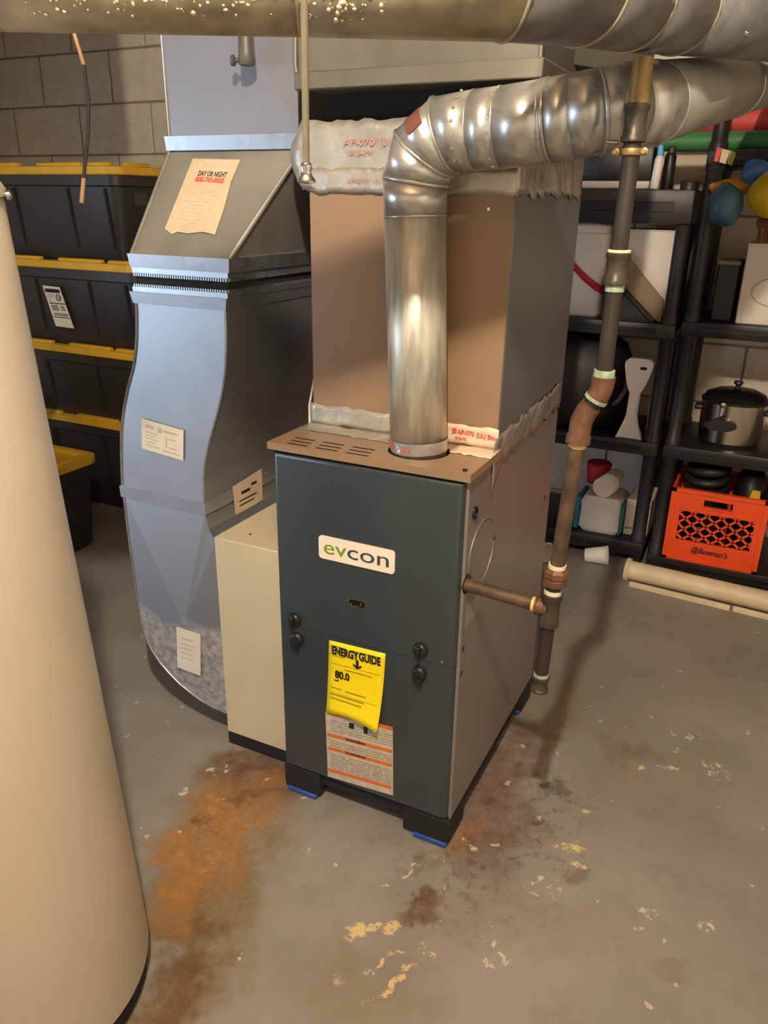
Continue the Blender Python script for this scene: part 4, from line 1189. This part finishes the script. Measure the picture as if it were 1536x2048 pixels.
# ================================================================ shelving units (right background)
def shelf_unit(x0, x1, levels, ztop, label, thick):
    s = thing('shelving_unit', ((x0 + x1) / 2, 1.80, 0), label, 'shelf', 'black plastic shelving units')
    y0, y1 = 1.60, 2.00
    for px in (x0 + 0.025, x1 - 0.025):
        for py in (y0 + 0.036, y1 - 0.03):
            bm = bmesh.new()
            prof = [(0.024, 0)]
            last = 0
            for zt in levels:
                prof += [(0.024, max(zt - 0.06, last + 0.004)), (0.028, max(zt - 0.055, last + 0.005)), (0.028, zt + 0.02), (0.024, zt + 0.025)]
                last = zt + 0.025
            prof += [(0.024, ztop), (0.018, ztop + 0.006)]
            lathe(bm, (px, py, 0), (0, 0, 1), prof, 18)
            obj('post', bm, 'shelf_black', s, 40)
    for i, zt in enumerate(levels):
        th = thick[i]
        sh = box('shelf_board', x0, x1, y0 + 0.004, y1, zt - th, zt, 'shelf_black', s, 0.008, 2)
        # stiffening grooves on the front lip
        bm = bmesh.new(); bx(bm, x0 + 0.06, x1 - 0.06, y0 + 0.0005, y0 + 0.006, zt - th * 0.65, zt - th * 0.35, 0.001, 1)
        obj('lip_rail', bm, 'black_plastic', sh)
    return s
sL = shelf_unit(-0.46, 0.528, [0.090, 0.476, 0.886, 1.303], 1.3035, 'left black plastic shelving unit, behind the furnace', [0.055, 0.05, 0.05, 0.105])
sR = shelf_unit(0.545, 1.50, [0.056, 0.477, 0.902, 1.415], 1.56, 'right black plastic shelving unit holding the orange crate', [0.05, 0.05, 0.05, 0.045])

# ---- left unit: bottom shelf
pk = thing('wrapped_package', (0.355, 1.66, 0.09), 'white and teal plastic wrapped package on bottom shelf', 'package')
bm = bmesh.new()
loft(bm, [[V(a, b, z) for a, b in rrect(0.275 + i_, 0.437 - i_, 1.625 + i_, 1.80 - i_, 0.02, 3)] for i_, z in ((0.012, 0.0905), (0.0, 0.11), (0.003, 0.18), (0.0, 0.21), (0.016, 0.232))])
obj('wrapper', bm, 'white_plastic', pk, 35)
box('teal_end', 0.258, 0.2755, 1.63, 1.79, 0.094, 0.222, 'teal', pk, 0.006, 2)
box('teal_stripe', 0.428, 0.4375, 1.622, 1.70, 0.10, 0.222, 'teal', pk, 0.003, 1)
cs = thing('cup_stack', (0.35, 1.70, 0.27), 'stack of white foam cups lying on the wrapped package', 'cups')
for k in range(4):
    lathe_obj('cup', (0.352 + 0.004 * k, 1.640 + 0.016 * k, 0.271 + 0.001 * k), (0.10, 1, 0.08), [(0.0385, 0.0), (0.0395, 0.002), (0.0355, 0.003), (0.0300, 0.085), (0.030, 0.086)] if k < 3 else [(0.0385, 0), (0.028, 0.095)], 'foam_cup', cs, 26, 30)
# open mouth of the front cup
lathe_obj('cup_inside', (0.352, 1.6395, 0.271), (0.10, 1, 0.08), [(0.0355, 0.0), (0.035, 0.0012), (0.012, 0.0014)], 'white_card', cs, 26)
rb = thing('red_container', (0.30, 1.80, 0.23), 'dark red rounded container behind the foam cup stack', 'container')
lathe_obj('tub', (0.300, 1.805, 0.233), (0, 0, 1), [(0.038, 0), (0.042, 0.01), (0.046, 0.07), (0.040, 0.078)], 'red_cloth', rb, 24)
lathe_obj('rim', (0.300, 1.805, 0.308), (0, 0, 1), [(0.048, 0), (0.049, 0.004), (0.044, 0.009)], 'red_cloth', rb, 24)
wbx = thing('white_carton', (0.483, 1.68, 0.09), 'white carton beside the wrapped package on bottom shelf', 'box')
box('carton_body', 0.440, 0.528, 1.670, 1.86, 0.090, 0.232, 'white_card', wbx, 0.003, 1)
box('carton_flap', 0.440, 0.528, 1.667, 1.70, 0.205, 0.235, 'white_card', wbx, 0.003, 1)
bars('print_mark', (0.446, 1.6695, 0.115), X, Z, [(0, 0.03, 0, 0.008)], 'ink_grey', wbx)
# ---- left unit: second shelf
bg = thing('black_bag', (0.20, 1.80, 0.476), 'bulging black bag on second shelf behind the gas pipe', 'bag')
bm = bmesh.new()
prof = [(0.20, 0.4765), (0.225, 0.50), (0.235, 0.60), (0.225, 0.70), (0.19, 0.78), (0.13, 0.815), (0.05, 0.825)]
def ell(cx, cy, rx, ry, z, n=24): return [V(cx + rx * math.cos(2 * PI * i / n), cy + ry * math.sin(2 * PI * i / n) * 1.0, z) for i in range(n)]
loft(bm, [ell(0.165, 1.80, a * 0.98, a * 0.74, z) for a, z in prof])
obj('bag_body', bm, 'bag_black', bg, 60)
tube('bag_strap', [(0.372, 1.70, 0.72), (0.386, 1.685, 0.68), (0.384, 1.66, 0.64), (0.368, 1.65, 0.605), (0.350, 1.66, 0.585)], 0.009, 'bin_grey', bg, 6)
# white plastic stand with flared ends
ws = thing('plastic_stand', (0.455, 1.64, 0.476), 'white waisted plastic stand with flared ends on second shelf', 'stand')
def stand_w(t):
    return 0.018 + 0.034 * max(0, (t - 0.60) / 0.40) ** 0.6 + 0.027 * max(0, (0.32 - t) / 0.32) ** 1.3
bm = bmesh.new()
rows = []
for k in range(25):
    t = k / 24
    wv = stand_w(t)
    if t > 0.93: wv *= 1 - ((t - 0.93) / 0.07) ** 2 * 0.35
    z = 0.4765 + t * 0.285
    cx = 0.420 + 0.006 * t
    dep = 0.020 if 0.1 < t < 0.9 else 0.034
    rows.append([V(cx - wv, 1.618, z), V(cx - wv * 0.55, 1.618 + 0.008, z), V(cx + wv * 0.55, 1.618 + 0.008, z), V(cx + wv, 1.618, z), V(cx + wv, 1.618 + dep, z), V(cx - wv, 1.618 + dep, z)])
loft(bm, rows)
obj('stand_body', bm, 'white_plastic', ws, 40)
plate_on('slot', (0.430, 1.6255, 0.724), X, Z, rrect(0, 0.022, 0, 0.010, 0.004, 3), 0.0012, 'cavity_shade', ws)
gc = box('grey_carton', 0.462, 0.500, 1.73, 1.88, 0.4765, 0.722, 'cardboard', None, 0.003, 1)
setp(gc, 'narrow brownish carton behind the white plastic stand', 'box')
# ---- left unit: third shelf
wc = thing('white_canister', (0.205, 1.70, 0.886), 'tall white plastic canister wearing a red strap, third shelf', 'canister')
bm = bmesh.new()
loft(bm, [[V(a, b, z) for a, b in rrect(0.125 + i_, 0.268 - i_, 1.645 + i_, 1.80 - i_, 0.022, 4)] for i_, z in ((0.012, 0.8865), (0.004, 0.897), (0.0, 0.95), (-0.001, 1.16), (0.003, 1.165))])
obj('canister_body', bm, 'white_plastic', wc, 35)
bm = bmesh.new()
loft(bm, [[V(a, b, z) for a, b in rrect(0.128 + i_, 0.266 - i_, 1.648 + i_, 1.797 - i_, 0.022, 4)] for i_, z in ((0.002, 1.1645), (0.0, 1.168), (0.0, 1.188), (0.008, 1.195))])
obj('canister_lid', bm, 'white_plastic', wc, 35)
bm = bmesh.new()
st = [V(0.120, 1.6425, 1.085), V(0.16, 1.6415, 1.055), V(0.20, 1.6415, 1.020), V(0.240, 1.6415, 0.992), V(0.272, 1.6425, 0.978)]
vv = [(bm.verts.new(p + V(0, 0, 0.013)), bm.verts.new(p - V(0, 0, 0.013))) for p in st]
for a, b in zip(vv[:-1], vv[1:]): bm.faces.new((a[0], b[0], b[1], a[1]))
o = obj('red_strap', bm, 'red_cloth', wc, 180, label='red cloth strap')
sm = o.modifiers.new('thickness', 'SOLIDIFY'); sm.thickness = 0.002
bc = thing('beige_carton', (0.39, 1.76, 0.886), 'large plain beige carton on third shelf behind the leaning board', 'box')
box('carton_body', 0.288, 0.500, 1.670, 1.90, 0.8865, 1.178, 'white_card', bc, 0.003, 1)
box('carton_flap', 0.288, 0.500, 1.667, 1.74, 1.174, 1.180, 'white_card', bc, 0.002, 1)
cb = prism_obj('board_offcut', [V(0.285, 1.640, 1.100), V(0.310, 1.640, 1.125), V(0.473, 1.640, 0.958), V(0.473, 1.640, 0.8885), V(0.462, 1.640, 0.8885), V(0.285, 1.640, 1.045)], (0, 0.014, 0), 'cardboard')
setp(cb, 'brown board offcut leaning diagonally on third shelf', 'board')
bk_ = thing('black_cloth', (0.36, 1.62, 0.886), 'folded black cloth slumped under the leaning brown board', 'cloth')
bm = bmesh.new()
prism(bm, [V(0.275, 1.612, 0.8865), V(0.275, 1.612, 1.035), V(0.295, 1.612, 1.030), V(0.36, 1.612, 0.975), V(0.455, 1.612, 0.8865)], (0, 0.026, 0))
bmesh.ops.bevel(bm, geom=list(bm.edges), offset=0.006, segments=2, affect='EDGES')
obj('folded_cloth', bm, 'bag_black', bk_, 50)
tube('cloth_hem', [(0.280, 1.611, 1.028), (0.30, 1.610, 1.018), (0.36, 1.610, 0.967), (0.44, 1.610, 0.893)], 0.003, 'black_matte', bk_, 6)

# ---- left unit: top shelf
tb_ = thing('black_case', (0.25, 1.72, 1.303), 'black case lying on a white lid, top left shelf', 'case')
box('white_base', 0.125, 0.378, 1.640, 1.86, 1.3035, 1.327, 'white_card', tb_, 0.003, 1)
box('case_body', 0.115, 0.382, 1.636, 1.86, 1.327, 1.430, 'black_plastic', tb_, 0.008, 2)
cyl_obj('case_handle', (0.15, 1.628, 1.405), (0.215, 1.628, 1.407), 0.006, 'chrome', tb_, n=10)
sb = thing('spray_bottle', (0.398, 1.625, 1.303), 'slim white bottle with light blue nozzle on top shelf', 'bottle')
lathe_obj('bottle_body', (0.396, 1.632, 1.3035), (0.06, 0, 1), [(0.013, 0), (0.0145, 0.003), (0.0145, 0.085), (0.010, 0.097), (0.006, 0.100)], 'white_plastic', sb, 16)
lathe_obj('nozzle', (0.4025, 1.632, 1.402), (-0.1, 0, 1), [(0.010, 0), (0.011, 0.004), (0.008, 0.03), (0.003, 0.050)], 'bottle_blue', sb, 12)
dk = thing('dark_canister', (0.425, 1.68, 1.303), 'narrow dark canister beside the slim white bottle', 'canister')
lathe_obj('can', (0.428, 1.68, 1.3035), (0, 0, 1), [(0.017, 0), (0.018, 0.002), (0.018, 0.098), (0.013, 0.108)], 'black_plastic', dk, 18)
lathe_obj('cap', (0.428, 1.68, 1.4110), (0, 0, 1), [(0.012, 0), (0.012, 0.018), (0.010, 0.020)], 'fitting_dark', dk, 14)

# ---- right unit: orange crate
oc = thing('milk_crate', (0.756, 1.76, 0.056), 'orange plastic crate with lattice sides and black lettering', 'crate')
cx0, cx1, cy0, cy1, cz0, cz1 = 0.597, 0.915, 1.606, 1.90, 0.0565, 0.328
def crate_front(y):
    bm = bmesh.new()
    t = 0.012
    # frame pieces round the lattice opening and the hand hole
    rects = [(cx0, cx1, cz0, 0.134), (cx0, 0.634, 0.134, 0.248), (0.880, cx1, 0.134, 0.248), (cx0, cx1, 0.248, 0.272), (cx0, 0.708, 0.272, 0.297), (0.802, cx1, 0.272, 0.297), (cx0, cx1, 0.297, cz1)]
    for a, b, c, d in rects: bx(bm, a, b, y, y + t, c, d)
    # proud ribs
    for a, b, c, d in ((cx0, cx1, cz0, cz0 + 0.010), (cx0, cx1, cz1 - 0.014, cz1), (cx0, cx0 + 0.016, cz0, cz1), (cx1 - 0.016, cx1, cz0, cz1), (0.632, 0.882, 0.248, 0.254), (0.702, 0.808, 0.264, 0.272)):
        bx(bm, a, b, y - 0.005, y + 0.001, c, d)
    return bm
fp = obj('front_frame', crate_front(cy0), 'orange_crate', oc)
bm = bmesh.new()
def lat(bm, x0, x1, z0, z1, y, p=0.0405, w_=0.0036):
    for sgn in (1, -1):
        c = -0.3
        while c < 0.7:
            # line z - z0 = sgn*(x - x0) + c
            pts = []
            for xx in (x0, x1):
                pts.append((xx, z0 + sgn * 0.85 * (xx - x0) + c))
            (xa, za), (xb, zb) = pts
            # clip to the rectangle
            def clip(xa, za, xb, zb):
                t0, t1 = 0.0, 1.0
                dz = zb - za
                for lim, s in ((z0, 1), (z1, -1)):
                    va, vb = s * (za - lim), s * (zb - lim)
                    if va < 0 and vb < 0: return None
                    if va < 0: t0 = max(t0, va / (va - vb))
                    elif vb < 0: t1 = min(t1, va / (va - vb))
                return None if t0 >= t1 else (xa + (xb - xa) * t0, za + dz * t0, xa + (xb - xa) * t1, za + dz * t1)
            q_ = clip(xa, za, xb, zb)
            if q_:
                a, b = V(q_[0], y, q_[1]), V(q_[2], y, q_[3])
                if (b - a).length > 0.004:
                    d = (b - a).normalized(); n_ = V(-d.z, 0, d.x) * w_
                    prism(bm, [a + n_, b + n_, b - n_, a - n_], (0, 0.006, 0))
            c += p
lat(bm, 0.632, 0.882, 0.132, 0.250, cy0 + 0.003)
obj('lattice', bm, 'orange_crate', oc, None)
box('back_wall', cx0, cx1, cy1 - 0.012, cy1, cz0, cz1, 'orange_crate', oc)
box('side_wall', cx0, cx0 + 0.010, cy0 + 0.01, cy1, cz0, cz1, 'orange_crate', oc)
box('side_wall', cx1 - 0.010, cx1, cy0 + 0.01, cy1, cz0, cz1, 'orange_crate', oc)
box('crate_floor', cx0, cx1, cy0, cy1, cz0, cz0 + 0.008, 'orange_crate', oc)
text('lettering', '@Baseman\'s', (0.692, cy0 - 0.0008, 0.096), V(1, 0, -0.02), Z, 0.030, 'ink_black', fp, 0.0006, 0.120, shear=0.25)
hs = thing('hose_coil', (0.70, 1.75, 0.07), 'coiled black hose heaped in the orange crate', 'hose')
for k in range(9):
    tube('hose_loop', [V(0.700 + (0.074 - 0.0015 * k) * math.cos(t), 1.74 + (0.088 - 0.0015 * k) * math.sin(t), 0.094 + 0.0355 * k + 0.006 * math.sin(t + k)) for t in [2 * PI * i / 22 for i in range(22)]], 0.0155, 'hose', hs, 8, True)
jb = thing('black_jumble', (0.845, 1.76, 0.07), 'lump of black fabric beside the hose in the orange crate', 'fabric')
bm = bmesh.new()
loft(bm, [ell(0.846, 1.75, a, b, z) for a, b, z in ((0.045, 0.10, 0.070), (0.052, 0.11, 0.12), (0.052, 0.11, 0.30), (0.050, 0.10, 0.36), (0.03, 0.06, 0.395))])
obj('bundle', bm, 'bag_black', jb, 60)
tube('cord_wrap', [V(0.846 + 0.053 * math.cos(t), 1.75 + 0.112 * math.sin(t), 0.300) for t in [2 * PI * i / 18 for i in range(18)]], 0.004, 'black_matte', jb, 6, True)
yt = prism_obj('yellow_tag', [V(0.846, 1.624, 0.322), V(0.880, 1.624, 0.320), V(0.878, 1.626, 0.352), V(0.853, 1.626, 0.354)], (0, 0.003, 0), 'toy_yellow')
setp(yt, 'small yellow tag sticking out of the orange crate', 'tag')
# ---- right unit: slow cooker
sc = thing('slow_cooker', (0.74, 1.735, 0.477), 'stainless steel slow cooker with black handle on middle shelf', 'slow cooker')
def oval(rx, ry, z, n=40): return [V(0.745 + rx * math.cos(2 * PI * i / n), 1.740 + ry * math.sin(2 * PI * i / n), z) for i in range(n)]
bm = bmesh.new(); loft(bm, [oval(0.098, 0.085, 0.486), oval(0.103, 0.090, 0.492), oval(0.106, 0.093, 0.560), oval(0.107, 0.094, 0.628)])
obj('pot_shell', bm, 'steel', sc, 30)
bm = bmesh.new(); loft(bm, [oval(0.094, 0.081, 0.477), oval(0.096, 0.083, 0.487)]); obj('base', bm, 'black_plastic', sc, 30)
bm = bmesh.new(); loft(bm, [oval(0.110, 0.097, 0.627), oval(0.111, 0.098, 0.636), oval(0.103, 0.090, 0.641)]); obj('rim', bm, 'black_plastic', sc, 30)
bm = bmesh.new(); loft(bm, [oval(0.103, 0.090, 0.640), oval(0.095, 0.082, 0.655), oval(0.065, 0.056, 0.668), oval(0.02, 0.02, 0.673)]); obj('glass_lid', bm, 'glass_dark', sc, 40)
lathe_obj('lid_knob', (0.745, 1.74, 0.671), (0, 0, 1), [(0.008, 0), (0.007, 0.010), (0.016, 0.018), (0.014, 0.026)], 'black_plastic', sc, 16)
bm = bmesh.new()
hp = [V(0.715 + 0.052 * math.cos(t), 1.638 + 0.004 * math.sin(t) - 0.004, 0.560 + 0.015 * math.sin(t)) for t in [2 * PI * i / 24 for i in range(24)]]
prism_obj('front_handle', [V(p.x, 1.632, 0.560 + (p.z - 0.560) * 1.35) for p in hp], (0, 0.012, 0), 'black_plastic', sc)
box('handle_mount', 0.690, 0.740, 1.638, 1.655, 0.548, 0.574, 'black_plastic', sc, 0.004, 1)
lathe_obj('latch_ball', (0.712, 1.640, 0.632), (0, 0, 1), [(0.003, -0.012), (0.010, -0.008), (0.0125, 0), (0.010, 0.008), (0.003, 0.012)], 'chrome', sc, 16)
box('latch_arm', 0.706, 0.718, 1.640, 1.648, 0.590, 0.624, 'chrome', sc, 0.002, 1)
for hx in (0.632, 0.858):
    box('side_handle', hx - 0.014, hx + 0.014, 1.71, 1.77, 0.590, 0.606, 'black_plastic', sc, 0.005, 2)
# ---- right unit: third shelf boxes
wx = thing('white_box', (0.86, 1.75, 0.902), 'white cardboard box with round outline printed on its face', 'box')
box('box_body', 0.704, 1.02, 1.625, 1.90, 0.9025, 1.146, 'white_card', wx, 0.003, 1)
box('box_lid_flap', 0.704, 1.02, 1.623, 1.90, 1.140, 1.149, 'white_card', wx, 0.002, 1)
tube('printed_ring', [V(0.815 + 0.078 * math.cos(t), 1.6245, 1.005 + 0.045 * math.sin(t)) for t in [2 * PI * i / 36 for i in range(36)]], 0.0012, 'ink_grey', wx, 5, True)
bars('corner_crease', (0, 1.6249, 0), X, Z, [(0.7205, 0.7215, 0.905, 0.95)], 'ink_grey', wx)
dx_ = thing('dark_box', (0.655, 1.75, 0.902), 'dark carton standing left of the white box', 'box')
box('box_body', 0.624, 0.690, 1.66, 1.90, 0.9025, 1.090, 'black_plastic', dx_, 0.004, 1)
box('box_edge', 0.622, 0.692, 1.655, 1.662, 1.080, 1.092, 'cardboard', dx_, 0.001, 1)
br = thing('bristle_brush', (0.76, 1.68, 1.149), 'brown bristle brush head lying on the white box', 'brush')
bm = bmesh.new()
for i in range(26):
    x0_ = 0.722 + i * 0.0062
    rgk = random.Random(i)
    prism(bm, [V(x0_, 1.632, 1.1495), V(x0_ + 0.0045, 1.632, 1.1495), V(x0_ + 0.0045 + rgk.uniform(-.002, .002), 1.634, 1.196), V(x0_ + rgk.uniform(-.002, .002), 1.634, 1.196)], (0, 0.045, 0))
obj('bristles', bm, 'bristle', br, kind='stuff')
box('brush_block', 0.715, 0.892, 1.628, 1.684, 1.194, 1.222, 'fitting', br, 0.006, 2)
# ---- right unit: rolls on top
rl = thing('red_roll', (0.86, 1.88, 1.47), 'red fabric roll lying along the top shelf', 'roll')
lathe_obj('roll_body', (0.395, 1.845, 1.512), (1, 0, 0), [(0.030, 0), (0.040, 0.004), (0.041, 0.30), (0.040, 0.96), (0.030, 0.965)], 'red_roll', rl, 24)
lathe_obj('roll_core', (0.390, 1.845, 1.512), (1, 0, 0), [(0.012, 0), (0.012, 0.97)], 'cardboard', rl, 16)
gr = thing('green_roll', (0.84, 1.72, 1.42), 'green foam roll lying in front of the red roll', 'roll')
lathe_obj('roll_body', (0.362, 1.705, 1.4445), (1, 0, 0), [(0.012, 0), (0.026, 0.02), (0.0285, 0.06), (0.0285, 0.95), (0.020, 0.955)], 'green_roll', gr, 24)
lathe_obj('roll_core', (0.358, 1.705, 1.4445), (1, 0, 0), [(0.006, 0), (0.006, 0.97)], 'black_matte', gr, 12)
# ---- balls, built as one bunch hanging from the top shelf lip
it = thing('ball_bunch', (0.66, 1.58, 1.21), 'bunch of yellow and blue balls hanging from the right top shelf', 'balls')
def blobm(nm, c, r, m_, seed, sq=(1, 1, 1), amp=0.06):
    rg = random.Random(seed)
    bm = bmesh.new()
    bmesh.ops.create_uvsphere(bm, u_segments=20, v_segments=14, radius=1.0)
    ph = [rg.uniform(0, 6) for _ in range(4)]
    for v in bm.verts:
        k = 1 + amp * (math.sin(4 * v.co.x + ph[0]) * math.sin(5 * v.co.z + ph[1]) + 0.6 * math.sin(7 * v.co.y + ph[2]))
        v.co = Vector(c) + Vector((v.co.x * r * sq[0], v.co.y * r * sq[1], v.co.z * r * sq[2])) * k
    return obj(nm, bm, m_, it, 180)
blobm('yellow_ball', (0.745, 1.525, 1.288), 0.066, 'toy_yellow', 1)
blobm('blue_ball', (0.625, 1.535, 1.258), 0.052, 'toy_blue', 2, (0.95, 0.8, 1.15), 0.08)
blobm('orange_ball', (0.628, 1.560, 1.306), 0.045, 'toy_orange', 3, (1.3, 0.6, 0.55), 0.08)
blobm('bright_blue_ball', (0.690, 1.560, 1.352), 0.034, 'toy_bright', 4, (1.1, 0.6, 1.0), 0.08)
tube('hanging_cord', [(0.690, 1.566, 1.36), (0.688, 1.588, 1.40), (0.688, 1.597, 1.418)], 0.003, 'wire_black', it, 6)
tg = thing('striped_packet', (0.60, 1.59, 1.37), 'small red, white and olive packet against the top shelf lip', 'packet')
for a, b, m_ in ((0.572, 0.587, 'red_roll'), (0.587, 0.610, 'paper'), (0.610, 0.628, 'olive')):
    prism_obj('packet_stripe', [V(a, 1.586, 1.420 - 0.25 * (a - 0.572)), V(b, 1.586, 1.420 - 0.25 * (b - 0.572)), V(b - 0.008, 1.586, 1.383 - 0.25 * (b - 0.572)), V(a - 0.004, 1.586, 1.383 - 0.2 * (a - 0.572))], (0, 0.014, 0), m_, tg)

# ================================================================ things on the floor
tu = thing('plastic_pipe', (0.9, 1.42, 0), 'long cream plastic pipe with end collar on floor before shelves', 'pipe')
pa, pb = V(0.500, 1.478, 0.036), V(1.50, 1.405, 0.036)
dd = (pb - pa)
lathe_obj('pipe_body', pa, dd, [(0.030, 0.0), (0.0345, 0.001), (0.0345, dd.length)], 'pvc', tu, 28)
lathe_obj('end_collar', pa - dd.normalized() * 0.006, dd, [(0.034, 0), (0.0425, 0.001), (0.0425, 0.014), (0.036, 0.016)], 'pvc', tu, 28)
ms = thing('trim_moulding', (0.75, 1.40, 0), 'thin cream moulding strips lying beside the plastic pipe', 'moulding')
for a, b in (((0.520, 1.426), (0.852, 1.398)), ((0.862, 1.400), (1.45, 1.350))):
    a, b = V(*a, 0), V(*b, 0); d_ = (b - a).normalized(); n_ = V(-d_.y, d_.x, 0)
    bm = bmesh.new(); prism(bm, [a - n_ * 0.008, b - n_ * 0.008, b + n_ * 0.008, a + n_ * 0.008], (0, 0, 0.010))
    prism(bm, [a - n_ * 0.003 + Z * 0.010, b - n_ * 0.003 + Z * 0.010, b + n_ * 0.006 + Z * 0.010, a + n_ * 0.006 + Z * 0.010], (0, 0, 0.005))
    obj('strip', bm, 'pvc', ms)
def cup(loc, axis, label):
    t = thing('foam_cup', loc, label, 'cup', 'foam cups on the floor')
    lathe_obj('cup_wall', loc, axis, [(0.024, 0), (0.025, 0.001), (0.0355, 0.078), (0.0375, 0.079), (0.0375, 0.083), (0.034, 0.083), (0.023, 0.006)], 'foam_cup', t, 28, 40)
    lathe_obj('cup_bottom', Vector(loc) + Vector(axis).normalized() * 0.003, axis, [(0.0235, 0), (0.0235, 0.003)], 'foam_cup', t, 24)
    return t
cup((0.332, 1.553, 0.0265), (1, 0.12, 0.135), 'white foam cup tipped on its side before the bottom shelf')
cup((0.135, 1.53, 0.0285), (0.95, -0.6, 0.11), 'white foam cup peeking out behind the furnace corner')
scp = prism_obj('paper_scrap', [V(-1.30, 0.985, 0.001), V(-1.19, 0.965, 0.001), V(-1.15, 1.02, 0.001), V(-1.26, 1.05, 0.001)], (0, 0, 0.002), 'label_grey')
setp(scp, 'grey paper scrap on floor by the lowest totes', 'paper')

# drop the bookkeeping property
for o in bpy.data.objects:
    if '_w' in o: del o['_w']
